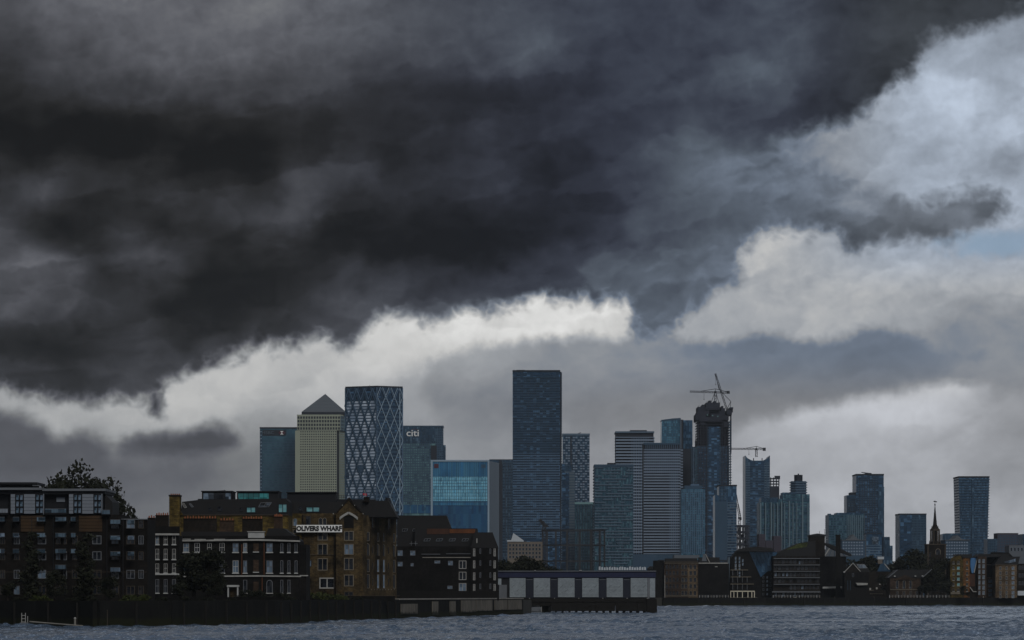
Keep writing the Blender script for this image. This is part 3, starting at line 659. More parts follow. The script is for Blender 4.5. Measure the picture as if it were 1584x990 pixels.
# pyramid-roofed tower
D = 3800
t = B('pyramid_tower', 'pale stone-grey tower with steel pyramid roof', 'tower', 497, D)
sh = [t.fp(456.5, 0), t.fp(521.5, 0), t.fp(521.5, 5), t.fp(524.3, 5), t.fp(524.3, 3), t.fp(533, 16), t.fp(533, 75), t.fp(457, 75)]
MB().prism(sh, 0, t.Z(666)).build('shaft', 'tower_dark', t.root)
cr = [t.fp(459.6, 2), t.fp(526.5, 2), t.fp(534.5, 14), t.fp(534.5, 70), t.fp(460.5, 70)]
MB().prism(cr, t.Z(666), t.Z(643)).build('crown_storey', 'tower_dark', t.root)
MB().prism([(x * 1.006, y - .4) for x, y in cr[:2]] + cr[2:], t.Z(643), t.Z(641.2)).build('cornice', 'steel_stone', t.root)
t.facade(t.fp(457, 0), t.fp(521, 0), 0, t.Z(666), floors=66, bays=19, hband=.52, vband=.40, ph=.5, pv=.62, mh='steel_stone', mv='steel_stone', nh='spandrel', nv='pier')
t.facade(t.fp(456.6, 0), t.fp(464, 0), 0, t.Z(667), floors=0, bays=1, vband=.8, pv=.75, mv='steel_stone', nv='corner_pier')
t.facade(t.fp(524.4, 3), t.fp(533, 16), 0, t.Z(666), floors=66, bays=5, hband=.5, vband=.4, ph=.4, pv=.5, mh='pilaster', mv='steel_stone', nh='spandrel', nv='pier')
t.facade(cr[0], cr[1], t.Z(665.5), t.Z(643), floors=4, bays=16, hband=.34, vband=.3, ph=.4, pv=.5, mh='steel_stone', mv='steel_stone', nh='spandrel', nv='pier')
t.facade(cr[1], cr[2], t.Z(665.5), t.Z(643), floors=4, bays=4, hband=.3, vband=.3, ph=.4, pv=.5, mh='pilaster', mv='pilaster', nh='spandrel', nv='pier')
bx0, bx1 = t.X(465.8), t.X(534.6); zc, za = t.Z(641), t.Z(636.5)
MB().box(bx0, bx1, 8, 8 + (bx1 - bx0), zc, za).build('pyramid_base', 'tower_dark', t.root)
cx_, cy_ = (bx0 + bx1) / 2, 8 + (bx1 - bx0) / 2
py = MB(); py.v = [(bx0, 8, za), (bx1, 8, za), (bx1, 8 + bx1 - bx0, za), (bx0, 8 + bx1 - bx0, za), (cx_ + .3, cy_, t.Z(606.5))]; py.f = [(0, 1, 4), (1, 2, 4), (2, 3, 4), (3, 0, 4), (3, 2, 1, 0)]
pr = py.build('pyramid_roof', 'pyramid_steel', t.root)
seam = MB()
for i in range(1, 12):
    f_ = i / 12; seam.bar((bx0 + (cx_ - bx0) * f_, 8 + (cy_ - 8) * f_ - .15, za + (t.Z(606.5) - za) * f_), (bx1 + (cx_ - bx1) * f_, 8 + (cy_ - 8) * f_ - .15, za + (t.Z(606.5) - za) * f_), .25)
seam.build('roof_seam', 'panel_grey', pr, stuff=True)
t.part('side_strip', 'mid_band', 528.5, 535.5, 650, None, 76, 90)

# diagrid tower
D = 3000
t = B('diagrid_tower', 'tall glass tower wrapped in crossing diagonal steel bracing', 'tower', 578, D)
f0, f1, f2 = t.fp(534.2, 14), t.fp(583, 0), t.fp(622.8, 12)
MB().prism([f0, f1, f2, t.fp(620, 45), t.fp(538, 45)], 0, t.Z(618)).build('body', 'tower_navy', t.root)
MB().prism([f0, f1, f2, t.fp(620, 45), t.fp(538, 45)], t.Z(618), t.Z(599)).build('crown', 'tower_navy', t.root)
MB().prism([(p[0] * 1.004, p[1] - .3) for p in (f0, f1, f2)] + [t.fp(620, 45), t.fp(538, 45)], t.Z(599), t.Z(596.6)).build('parapet', 'tower_dark', t.root)
def on(a_, b_, t_, pr):
    u = Vector((b_[0] - a_[0], b_[1] - a_[1])); L = u.length; u /= L
    return Vector((a_[0] + u.x * L * t_ + u.y * pr, a_[1] + u.y * L * t_ - u.x * pr))
# left facet: lozenge glazing
i0 = on(f0, f1, .04, .12); i1 = on(f0, f1, .97, .12)
MB().hexa([(i0.x, i0.y, 0), (i1.x, i1.y, 0), (i1.x, i1.y + .1, 0), (i0.x, i0.y + .1, 0)], [(i0.x, i0.y, t.Z(619)), (i1.x, i1.y, t.Z(619)), (i1.x, i1.y + .1, t.Z(619)), (i0.x, i0.y + .1, t.Z(619))]).build('glazing', 'lozenge_glass', t.root)
t.facade(tuple(on(f0, f1, .03, .2)), tuple(on(f0, f1, .98, .2)), 0, t.Z(619), floors=66, hband=.3, ph=.12, mh='mid_band')
t.facade(f1, f2, 0, t.Z(620), floors=50, bays=0, hband=.42, ph=.3, mh='mid_band')
ztop, zbot = t.Z(599), 0.0
def brace_set(a_, b_, n, per, w, mat, pr):
    L = (Vector(b_) - Vector(a_)).length; cw = L / n; ph_ = per * t.k
    for sgn_ in (1, -1):
        for j in range(-int((ztop / ph_) * 1) - 2, n + int(ztop / ph_) + 2):
            # line: x/cw = j + sgn*z/ph
            zz0, zz1 = 0.0, ztop
            xs0, xs1 = j, j + sgn_ * (ztop / ph_)
            if sgn_ > 0:
                if xs0 < 0: zz0 = -j * ph_; xs0 = 0
                if xs1 > n: zz1 = (n - j) * ph_; xs1 = n
            else:
                if xs0 > n: zz0 = (j - n) * ph_; xs0 = n
                if xs1 < 0: zz1 = j * ph_; xs1 = 0
            if zz1 - zz0 < ph_ * .3 or xs0 < -.01 or xs0 > n + .01: continue
            p, q = on(a_, b_, xs0 / n, pr), on(a_, b_, xs1 / n, pr)
            MB().bar((p.x, p.y, zz0), (q.x, q.y, zz1), w).build('diagonal_brace', mat, t.root)
brace_set(f0, f1, 4, 37, 1.25, 'mid_band', .45)
brace_set(f1, f2, 3, 34.5, .5, 'frame_pale', .55)
for fa, fb, n_ in ((f0, f1, 4), (f1, f2, 3)):
    for i in range(n_):
        for ta, tb in (((i) / n_, (i + .5) / n_), ((i + 1) / n_, (i + .5) / n_)):
            p_, q_ = on(fa, fb, ta, .8), on(fa, fb, tb, .8); MB().bar((p_.x, p_.y, t.Z(618)), (q_.x, q_.y, t.Z(600)), .6).build('crown_brace', 'frame_steel', t.root)
for px, d, m_, w in ((534.2, 13.8, 'mid_band', 1.0), (583, -.3, 'frame_steel', .6), (618.5, 10.6, 'frame_pale', .7), (622.9, 12, 'frame_steel', .8)):
    x, y = t.fp(px, d); MB().box(x - w / 2, x + w / 2, y - .5, y + .5, 0, ztop).build('corner_column', m_, t.root)
x, y = t.fp(572, 20); MB().bar((x, y, t.Z(597)), (x, y, t.Z(593.5)), .3).build('antenna', 'crane_steel', t.root)
MB().bar((x + 1, y, t.Z(596.6)), (x + 7, y, t.Z(594.8)), .3).build('window_crane_arm', 'crane_steel', t.root)

# citi
t = tower('office_tower', 'grey glass office tower with dark top band and pale citi lettering', 623, 673.5, 659.5, 3900, 'citi_glass', 40)
t.part('body_side', 'tower_slate', 673.5, 685.6, 659.9, None, 1, 36)
t.part('body_step', 'tower_slate', 683, 689, 688, None, 8, 40)
t.part('top_band', 'tower_slate', 623, 673.4, 660.4, 685.5, -.7, 0)
t.part('parapet', 'mid_band', 622.5, 686, 658.4, 660.2, -1.1, 37)
front(t, 624, 668, 686, 780, floors=24, bays=12, hband=.42, vband=.3, ph=.3, pv=.4, mh='mid_band', mv='mid_band')
for i in range(4): t.part('base_panel', 'deep_glass', 624 + i * 11.3, 634.2 + i * 11.3, 781, 794, -.7, .0)
t.part('dark_recess', 'tower_dark', 666.5, 675.5, 689, 713, -.9, 0)
t.facade((t.X(673.5), 1), (t.X(685.6), 1), t.Z(730), t.Z(664), floors=18, bays=4, hband=.4, vband=.3, mh='mid_band', mv='mid_band')
text_mesh('citi', 11.5, .3, 'logo_white', 'lettering', t.root, (t.X(638.5), -1.15, t.Z(670.2)), 1.15, .12)
arc = MB()
for i in range(8):
    a0, a1 = math.pi * (.12 + .76 * i / 8), math.pi * (.12 + .76 * (i + 1) / 8)
    arc.bar((t.X(641.5) + 4.2 * math.cos(a0), -1.15, t.Z(667.2) + 2.6 * math.sin(a0)), (t.X(641.5) + 4.2 * math.cos(a1), -1.15, t.Z(667.2) + 2.6 * math.sin(a1)), .55)
arc.build('logo_arc', 'logo_red', t.root)

# bright framed glass block; reflected sky bands put into its glass colours
t = B('office_block', 'bright blue glass office block in a pale frame beside the dark tall tower', 'office building', 712, 3300)
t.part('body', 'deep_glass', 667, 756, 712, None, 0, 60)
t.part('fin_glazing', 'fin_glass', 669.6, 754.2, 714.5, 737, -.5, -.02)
t.part('sky_reflection_band', 'fritted_glass', 669.6, 754.2, 737.4, 775, -.5, -.02)  # fritted_glass is clear glass with reflected sky put into its colour
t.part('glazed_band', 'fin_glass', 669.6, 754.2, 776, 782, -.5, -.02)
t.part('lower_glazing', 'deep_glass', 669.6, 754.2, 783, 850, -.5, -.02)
fr = MB(); t.box(666.4, 669.4, 711.5, 860, -1.4, 1, fr); t.box(754.3, 757, 711.5, 870, -1.4, 1, fr); t.box(669.4, 754.3, 711.5, 714, -1.4, 1, fr); fr.build('frame', 'frame_pale', t.root)
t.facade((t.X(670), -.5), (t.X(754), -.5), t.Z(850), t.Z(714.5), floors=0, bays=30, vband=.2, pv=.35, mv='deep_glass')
t.facade((t.X(670), -.5), (t.X(754), -.5), t.Z(782), t.Z(738), floors=9, hband=.12, ph=.2, mh='mid_band')
sd = [t.fp(757.1, -1), t.fp(772, 55), t.fp(771.5, 56), t.fp(757, 56)]
MB().prism(sd[:3] + [t.fp(757.2, 56)], 0, t.Z(713), None).build('side_wall', 'side_panel', t.root)
MB().vprism([(t.X(671.5), t.Z(717.5)), (t.X(678.5), t.Z(717.5)), (t.X(678.5), t.Z(724)), (t.X(671.5), t.Z(724))], -1.1, -.5).build('logo', 'logo_red', t.root)
t.part('emblem', 'mid_band', 744.5, 751, 718.5, 723.5, -1.0, -.5)

t = tower('office_tower', 'dark slate office tower wedged between pale framed block and tallest tower', 757, 795, 711.5, 3800, 'tower_slate', 40)
front(t, 772.5, 795, 715, 870, floors=34, bays=5, hband=.3, vband=.2, mh='mid_band', mv='tower_dark')
t.part('dark_pier', 'tower_dark', 772, 777, 712, None, -.9, 0); t.part('parapet', 'tower_dark', 757, 795, 710.5, 711.6, -.3, 40)

# tallest dark tower
t = tower('residential_tower', 'tallest tower, plain dark navy glass slab with fine floor lines', 793, 866.5, 575, 2800, 'tower_navy', 30)
t.part('parapet', 'tower_dark', 792.8, 866.6, 572.5, 575, -.4, 30)
t.part('roof_kit', 'crane_steel', 799, 812, 571.4, 572.4, 6, 12)
front(t, 793.4, 866.2, 584, 700, floors=30, bays=24, hband=.26, vband=.12, ph=.3, pv=.35, mh='mid_band', mv='tower_dark'); front(t, 793.4, 866.2, 701, 832, floors=34, bays=24, hband=.34, vband=.10, ph=.3, pv=.35, mh='frame_steel', mv='tower_dark')  # lower floor bands paler: reflected light put into their colour
t.part('top_ledge', 'mid_band', 793.2, 866.4, 583, 584, -.8, 0)
t.part('end_wall', 'tower_dark', 866.55, 868.2, 575, None, .4, 30)
fins = MB()
for i in range(76): t.box(868.2, 869.4, 576 + i * 3.9, 577.8 + i * 3.9, .6, 22, fins)
fins.build('end_balconies', 'balcony_soft', t.root, stuff=True)

# checker-balcony tower
t = tower('residential_tower', 'grey tower with zigzag checkered balconies right behind tallest tower', 870.5, 912, 672, 3400, 'tower_slate', 36)
chk = MB()
for r_ in range(48):
    for c_ in range(11):
        if ((c_ + int(3.2 * math.sin(r_ * .42))) % 3) != 0: t.box(871.2 + c_ * 3.75, 874.2 + c_ * 3.75, 676 + r_ * 4.0, 677.9 + r_ * 4.0, -1.3, 0, chk)
chk.build('balcony_band', 'balcony_band', t.root, stuff=True)
t.part('roof_parapet', 'balcony_soft', 870, 912.4, 670.6, 673.6, -.8, 36); t.part('dark_slot', 'tower_dark', 882.6, 884.4, 674, None, -1.6, 0)
MB().bar((t.X(893), 10, t.Z(670.6)), (t.X(899), 10, t.Z(668.3)), .6).build('roof_arm', 'crane_steel', t.root)

t = tower('slab_tower', 'narrow dark slab with paler grey strip against the tallest tower', 866, 873.5, 717, 3000, 'tower_navy', 25)
t.part('pale_body', 'panel_grey', 873.5, 889, 729.5, None, .5, 25); t.part('upper_body', 'tower_slate', 873.5, 884, 720, 729.4, 1.5, 24)
t.part('dark_band', 'tower_navy', 873.5, 880.5, 731, None, -.2, .45)
t.facade((t.X(880.5), .5), (t.X(889), .5), 0, t.Z(730), floors=46, hband=.3, ph=.25, mh='mid_band')

t = tower('glass_block', 'low teal glass block with pale teal parapet behind the gasholder frame', 889, 922, 780, 3050, 'tower_green', 30, 'office building')
t.part('parapet', 'teal_band', 888.5, 922, 776.8, 780, -.5, 30); front(t, 889, 921, 781, 884, floors=22, bays=8, hband=.25, vband=.2, mh='mid_band', mv='tower_dark')
t.part('edge_pier', 'tower_dark', 887.5, 889, 777, None, -.6, 10)

t = tower('residential_tower', 'squat teal gridded tower with irregular balconies below the striped towers', 919.5, 979.5, 722, 2900, 'tower_green', 34)
t.part('parapet', 'mid_band', 919.2, 979.8, 718.4, 722, -.5, 34); t.part('plant_room', 'tower_dark', 940, 952, 715.6, 718.3, 6, 20)
front(t, 920, 979, 723, 876, floors=34, bays=0, hband=.3, ph=1.0, mh='balcony_soft', skip=.3, nh='balcony_band'); front(t, 920, 979, 723, 880, bays=11, vband=.16, pv=.35, mv='mid_band')
edge = MB()
for i in range(32): t.box(918.0, 919.5, 726 + i * 4.6, 727.4 + i * 4.6, 1, 22, edge)
edge.build('side_balconies', 'balcony_soft', t.root, stuff=True)

t = tower('residential_tower', 'tall rounded tower with white balcony stripes, the rear of the striped pair', 953, 1011, 670, 3150, 'tower_dark', 34, group='striped balcony towers')
t.part('roof_plate', 'balcony_soft', 952, 1012, 667.2, 669.8, -1.6, 35); t.part('plant_room', 'tower_dark', 975, 1001, 665, 667.1, 5, 20)
front(t, 952.4, 1011.6, 676, 868, floors=41, hband=.46, ph=1.6, mh='balcony_band', nh='balcony_band'); front(t, 977, 1003, 676, 868, bays=7, vband=.3, pv=1.4, mv='frame_steel')
edge = MB()
for i in range(41): t.box(951.8, 953, 676.5 + i * 4.68, 678.3 + i * 4.68, 1, 20, edge)
for i in range(5): t.box(1011, 1012.8, 676.5 + i * 4.68, 678.3 + i * 4.68, 1, 20, edge)
edge.build('side_balconies', 'balcony_band', t.root, stuff=True)

t = tower('residential_tower', 'broad tower with white balcony stripes, the front of the striped pair', 996, 1052.5, 688, 2950, 'tower_dark', 34, group='striped balcony towers')
t.part('roof_plate', 'mid_band', 995.4, 1053, 685, 687.8, -1.4, 34)
front(t, 995.4, 1052.6, 695, 857, floors=37, hband=.48, ph=1.6, mh='balcony_band', nh='balcony_band')
front(t, 998, 1051, 688, 732, bays=17, vband=.26, pv=1.4, mv='frame_steel'); front(t, 1036, 1048, 732, 850, bays=4, vband=.35, pv=1.5, mv='frame_steel')
edge = MB()
for i in range(37): t.box(1052.6, 1056.5, 695.2 + i * 4.4, 697 + i * 4.4, .3, 20, edge)
edge.build('side_balconies', 'balcony_band', t.root, stuff=True)
t.part('podium', 'mid_band', 978, 1056, 857.5, None, -1.9, 30)

t = tower('glass_tower', 'blue glass tower with black vertical slot behind the striped pair', 1023.5, 1052, 650, 3500, 'tower_cyan', 30)
t.part('slot', 'tower_dark', 1052, 1057, 649, None, .8, 30); t.part('right_wing', 'tower_blue', 1057, 1071.2, 650, 694, 0, 30); t.part('lower_wing', 'tower_dark', 1057, 1071.5, 694, None, .3, 30)
t.poly('raked_parapet', 'mid_band', [(1023.2, 651), (1023.2, 649.5), (1040, 647.3), (1053, 646.5), (1053, 650)], -.5, 30); t.part('white_line', 'balcony_band', 1052.9, 1053.7, 650, 694, -.1, .7)
front(t, 1024, 1052, 652, 694, floors=11, bays=8, hband=.18, vband=.16, mh='mid_band', mv='mid_band'); front(t, 1057.2, 1071, 651, 694, bays=5, vband=.2, mv='tower_slate')

t = tower('slab_tower', 'thin tower with pale vertical ribs left of the construction tower', 1070, 1083, 691, 3450, 'tower_slate', 28)
front(t, 1070, 1083, 691, 752, bays=5, vband=.35, pv=.6, mv='balcony_soft'); t.part('plant_room', 'tower_dark', 1076, 1082, 681, 691, 4, 14); t.part('mast', 'crane_steel', 1076.5, 1077.3, 671, 681, 8, 9)

t = tower('glass_tower', 'light blue stepped glass tower in front of the construction tower', 1054, 1090.5, 757, 2700, 'tower_cyan', 30)
t.part('upper_storey', 'mid_band', 1059, 1086, 751, 757, 2, 26); t.part('plant_room', 'frame_steel', 1069, 1082, 748.6, 751, 5, 18)
front(t, 1055, 1090, 758, 857, floors=26, bays=11, hband=.2, vband=.34, ph=.4, pv=.8, mh='mid_band', mv='frame_steel')
dk = MB()
for r_ in range(24):
    for c_ in (1.5, 4.5, 6.5, 9.5): t.box(1055 + c_ * 3.2, 1057.2 + c_ * 3.2, 764 + r_ * 3.8, 766.2 + r_ * 3.8, -.3, -.02, dk)
dk.build('dark_window', 'tower_dark', t.root, stuff=True)

# tower under construction
t = B('construction_tower', 'unfinished concrete tower with ragged top and two cranes above', 'tower', 1104, 3300)
t.part('core', 'concrete_dark', 1085, 1122, 631, None, 4, 40)
fl = MB()
for i in range(52):
    y = 652 + i * 4.1; x0 = 1079 if y < 680 else 1078.5
    t.box(x0, 1130.3, y, y + 1.0, 0, 44, fl)
fl.build('floor_slab', 'concrete_dark', t.root, stuff=True)
cl = MB()
for x in (1079.4, 1083.4, 1087.8, 1092.2, 1116.5, 1120.8, 1125.2, 1129.2): t.box(x, x + 1.3, 650, None, .3, 2.0, cl)
cl.build('column', 'concrete_dark', t.root, stuff=True)
t.part('glazed_body', 'tower_navy', 1079, 1128, 690, None, .8, 42); t.part('glazed_strip', 'tower_navy', 1096, 1113, 660, None, -.4, 1)
front(t, 1094.4, 1114.6, 661, 860, floors=50, bays=6, hband=.3, vband=.3, mh='mid_band', mv='mid_band')
for x0, x1, a0, a1 in ((1075.5, 1092, 641, 650), (1079, 1097, 629.5, 641), (1082, 1101, 645, 652), (1099, 1117, 640, 652.5), (1092, 1113, 623, 634), (1097, 1100, 619.5, 623), (1104, 1108, 620.5, 623), (1113, 1121, 636, 645), (1112, 1127, 643, 650), (1124, 1132, 634, 641.5), (1129, 1134, 630, 633), (1077.5, 1080, 638, 641), (1086, 1090, 626, 630), (1116, 1119, 628, 636), (1075.5, 1079, 647, 651.5), (1083, 1091, 652, 657), (1119, 1128, 652, 661)):
    t.part('screen_panel', 'concrete_dark', x0, x1, a0, a1, random.uniform(-3, 0), 30)
sc = MB()
for i in range(40):
    x = random.uniform(1079, 1131); y = random.uniform(617, 634) if 1092 < x < 1116 else random.uniform(626, 640); sc.bar((t.X(x), random.uniform(-2, 25), t.Z(644)), (t.X(x + random.uniform(-.6, .6)), random.uniform(-2, 25), t.Z(y)), .35)
sc.build('scaffold_poles', 'crane_steel', t.root, stuff=True)
hoist = MB(); t.box(1130.4, 1132.4, 640, 700, 8, 10, hoist); hoist.build('hoist_mast', 'concrete_dark', t.root)
side = MB()
for i in range(26): t.box(1126.5, 1131.6, 652 + i * 4.1, 653.4 + i * 4.1, -1.5, 3, side)
side.build('edge_protection', 'mid_band', t.root, stuff=True)
for i in range(3): t.part('green_load', 'teal_band', 1093 + i * 8, 1095 + i * 8, 641.5 + i, 643 + i, -3.5, -2.6)

def lattice(mb, p, q, w, n, th):
    p, q = Vector(p), Vector(q); d = (q - p).normalized(); u = d.cross(Vector((0, 1, 0))).normalized() * (w / 2); v = Vector((0, 1, 0)) * (w / 2)
    ch = [u + v, u - v, -u + v, -u - v]
    for c in ch: mb.bar(p + c, q + c, th)
    for i in range(n):
        a_, b_ = p + (q - p) * (i / n), p + (q - p) * ((i + 1) / n); s_ = 1 if i % 2 else -1
        mb.bar(a_ + u * s_ - v, b_ - u * s_ - v, th * .7); mb.bar(a_ + u * s_ + v, b_ - u * s_ + v, th * .7)
def crane(label, D, mast, yt, yb, jib0, jib1, cw, base, luff=None, w=1.8):
    c = B('tower_crane', label, 'crane', mast, D, base=base)
    P_ = lambda x, y: (c.X(x), 0, c.Z(y))
    m_ = MB(); lattice(m_, P_(mast, yb), P_(mast, yt), w, max(4, int((yb - yt) / 4)), .45); m_.build('mast', 'crane_steel', c.root)
    j_ = MB(); lattice(j_, P_(*jib0), P_(*jib1), w * .75, 22, .4); j_.build('jib', 'crane_steel', c.root)
    c.part('cab', 'crane_steel', mast - 1.6, mast + 1.0, yt, yt + 2.6, -1.4, 1.4)
    for (x, y), (x2, y2) in cw[0]: MB().bar(P_(x, y), P_(x2, y2), .5).build('tie_rod', 'crane_steel', c.root)
    x0, x1, a0, a1 = cw[1]; c.part('counterweight', 'crane_steel', x0, x1, a0, a1, -1.3, 1.3)
    x, y0, y1 = cw[2]; MB().bar(P_(x, y0), P_(x, y1), .22).build('hook_cable', 'crane_steel', c.root); c.part('hook', 'crane_steel', x - .5, x + .5, y1, y1 + 1.6, -.4, .4)
    return c
crane('horizontal-jib tower crane on top of the unfinished tower', 3312, 1106.5, 605, 624, (1129, 607.6), (1067.2, 605.6), ([((1106.5, 601.5), (1085, 605)), ((1106.5, 601.5), (1127, 606.5)), ((1106.5, 606), (1106.5, 601.5)), ((1100, 623), (1106, 606)), ((1112, 623), (1107, 606))], (1124, 1128.5, 604.8, 609), (1089, 607, 617)), wz(623, 3312))
crane('raised luffing crane leaning above the unfinished tower', 3306, 1127.5, 632, 640, (1124.5, 634), (1106.4, 577.6), ([((1106.8, 578.5), (1112, 602)), ((1112, 602), (1130.5, 621)), ((1130.5, 621), (1129, 636)), ((1130.5, 621), (1124, 634))], (1128, 1133.5, 632.5, 638), (1107.2, 580, 594)), wz(640, 3306))
crane('slim crane with long level jib on the curved-top tower', 3312, 1170, 694, 707, (1184.5, 694.8), (1131, 694.2), ([((1170, 690.5), (1150, 694)), ((1170, 690.5), (1182, 694)), ((1170, 694.5), (1170, 690.5))], (1180, 1184.4, 692.6, 697.4), (1158.5, 695, 702)), wz(707, 3312))
crane('lower luffing crane above the open concrete frame', 2905, 1143.5, 800, 845, (1144, 801), (1138.3, 765), ([((1138.4, 766), (1143, 783)), ((1143, 783), (1146, 799))], (1143.5, 1147, 800, 804.5), (1138.6, 767, 775)), LAND)

t = tower('office_tower', 'dark stepped tower with pale horizontal bands under the cranes', 1112.5, 1139.5, 751, 2880, 'tower_blue', 30)
t.part('left_wing', 'tower_blue', 1106, 1112.5, 766, None, .4, 30); t.part('parapet', 'tower_dark', 1112, 1140, 749.8, 752, -.5, 30)
t.part('front_bay', 'mid_band', 1106, 1125, 776, None, -1.2, 0); front(t, 1125, 1139.5, 777, 860, floors=19, hband=.4, ph=.7, mh='balcony_soft', nh='balcony_band'); front(t, 1112, 1125, 753, 776, floors=5, bays=4, hband=.25, vband=.2, mh='mid_band', mv='tower_dark')

cf = B('concrete_frame', 'open low concrete frame of an unfinished block beside the curved-top tower', 'building frame', 1148, 2950)
for i in range(5): cf.part('floor_slab', 'concrete_dark', 1140, 1159, 812 + i * 9.5, 815 + i * 9.5, 0, 20)
for x in (1140.5, 1145, 1150, 1154.5, 1158): cf.part('column', 'concrete_dark', x, x + 1.5, 812, None, .5, 1.5); cf.part('column', 'concrete_dark', x, x + 1.5, 812, None, 17, 18)
for x, y in ((1142, 818), (1147, 826), (1152, 836), (1144, 838), (1155, 845)): cf.part('infill_wall', 'tower_dark', x, x + 4.5, y, y + 9, 8, 9)

# curved-top tower
t = B('residential_tower', 'tall slate tower whose parapet curves up at both corners', 'tower', 1172, 3300)
n = 14; pts = [(1153, 880)] + [(1153 + 38 * i / n, 713.5 - 7.5 * abs(i / n * 2 - 1) ** 2.2 - (1.5 if i in (0, n) else 0)) for i in range(n + 1)] + [(1191, 880)]
t.poly('body', 'tower_slate', pts, 0, 38)
t.part('recess', 'tower_navy', 1160.5, 1182, 712.5, None, -.5, .02)
front(t, 1153.3, 1160.4, 716, 870, floors=40, bays=2, hband=.35, vband=.3, mh='balcony_soft', mv='mid_band'); front(t, 1182, 1190.8, 716, 870, floors=40, bays=2, hband=.35, vband=.3, mh='balcony_soft', mv='mid_band')
front(t, 1160.6, 1181.9, 720, 870, floors=40, hband=.22, ph=.8, mh='mid_band')
for x in (1179.5, 1166.3): t.part('roof_stub', 'crane_steel', x, x + 1.2, 708, 713, 10, 12)

t = tower('slab_tower', 'part-built tower with open lattice top right of the curved-top tower', 1191.5, 1205.5, 752, 3700, 'concrete_dark', 20)
for x in (1191.5, 1196, 1200.2, 1204.2): t.part('column', 'concrete_dark', x, x + 1.5, 738.5, 752, 0, 1.5)
for y in (739.5, 743.6, 747.8): t.part('floor_slab', 'concrete_dark', 1191.5, 1205.5, y, y + 1.4, 0, 14)
t.part('screen', 'concrete_dark', 1198, 1206.6, 736, 741.5, -1, 0)

# broad pilastered estate
t = B('residential_tower', 'broad estate of pale pilasters with octagonal turret at its right end', 'tower', 1213, 2600)
t.part('left_block', 'tower_green', 1175, 1203.5, 777, None, 1, 30); t.part('left_roof', 'tower_slate', 1178, 1203.5, 769.5, 777, 3, 28)
t.part('centre_block', 'tower_green', 1203.5, 1211, 772, None, 1.4, 28); t.part('right_block', 'tower_green', 1211, 1252.5, 764.5, None, 0, 32); t.part('right_roof', 'tower_slate', 1210.5, 1232, 761.8, 764.6, -.4, 20)
octo = lambda r_: [(t.X(1237.5) + r_ * math.cos(math.pi / 4 * (i + .5)), 15 + r_ * math.sin(math.pi / 4 * (i + .5))) for i in range(8)]
MB().prism(octo(6.7), t.Z(764.5), t.Z(743.5)).build('turret', 'tower_slate', t.root)
bk = MB()
for i in range(5):
    bk.prism(octo(7.6), t.Z(761.6 - i * 3.9), t.Z(760.4 - i * 3.9))
bk.build('turret_balconies', 'balcony_soft', t.root, stuff=True)
MB().prism(octo(3.6), t.Z(743.4), t.Z(733.6)).build('turret_cap', 'tower_dark', t.root); MB().bar((t.X(1237.5), 15, t.Z(733.6)), (t.X(1237.5), 15, t.Z(731.6)), 1).build('finial', 'tower_dark', t.root)
for x, w, y in ((1175.5, 2.0, 778), (1183.5, 1.4, 778), (1192, 1.9, 777), (1196.5, 1.2, 779), (1202, 1.6, 778), (1208, 2.0, 776), (1213, 1.2, 778), (1220, 1.8, 775), (1226, 1.2, 778), (1232, 1.2, 778), (1240.5, 2.0, 765), (1249, 1.4, 778)):
    t.part('pilaster', 'pilaster', x, x + w, y, None, -.9, 1)
t.facade((t.X(1175), 1), (t.X(1211), 1), 0, t.Z(782), floors=24, hband=.3, ph=.35, mh='mid_band'); t.facade((t.X(1211), 0), (t.X(1252), 0), 0, t.Z(768), floors=27, hband=.3, ph=.35, mh='mid_band')
for x0, x1, y in ((1174, 1184, 826), (1197, 1209, 829), (1184.5, 1196, 836)):
    q = tower('low_block', {1174: 'left mauve brick block below the pilastered estate', 1197: 'right mauve brick block below the pilastered estate', 1184.5: 'lower mauve brick block tucked between two taller ones'}[x0], x0, x1, y, 2300 + x0 - 1174, 'mauve_block', 20, 'building', group='mauve blocks below the estate')
    front(q, x0, x1, y + 2, y + 24, floors=6, bays=4, hband=.4, vband=.4, mh='mauve_block', mv='mauve_block')

# right-hand group
t = tower('residential_tower', 'lower stepped block left of the dark square tower', 1282, 1337, 796, 2700, 'tower_green', 30)
t.part('roof_step', 'tower_slate', 1295, 1336, 793, 796, 4, 28); t.part('corner_step', 'mid_band', 1281.6, 1286, 794.5, 796, 2, 10)
front(t, 1310, 1337, 797, 860, bays=9, vband=.3, pv=.6, mv='pilaster'); front(t, 1282, 1337, 797, 860, floors=16, hband=.3, mh='mid_band')
t = tower('residential_tower', 'dark square tower with tilted roof canopy above lower blocks', 1324.5, 1367, 735, 3000, 'tower_navy', 34)
t.part('parapet', 'tower_dark', 1324, 1367.4, 733, 735.2, -.4, 34); t.poly('roof_canopy', 'tower_dark', [(1334, 729.8), (1349.5, 731.5), (1349.5, 733), (1343, 732.6)], 6, 14)
t.part('left_step', 'tower_slate', 1310, 1324.5, 766, None, 1, 26); t.part('step_parapet', 'tower_dark', 1316, 1324.5, 761.5, 766, 2, 20); t.part('side_body', 'tower_slate', 1358, 1367.6, 753, None, -.7, 1)
front(t, 1326, 1357, 738, 850, floors=32, bays=8, hband=.25, vband=.22, mh='mid_band', mv='tower_dark'); front(t, 1310, 1324, 769, 850, floors=22, hband=.3, mh='tower_dark')
t = tower('low_block', 'small stepped slate block right of the dark square tower', 1367, 1376.5, 830.5, 2900, 'tower_slate', 20, 'building'); t.part('step', 'tower_slate', 1376.5, 1381, 844, None, 1, 16)
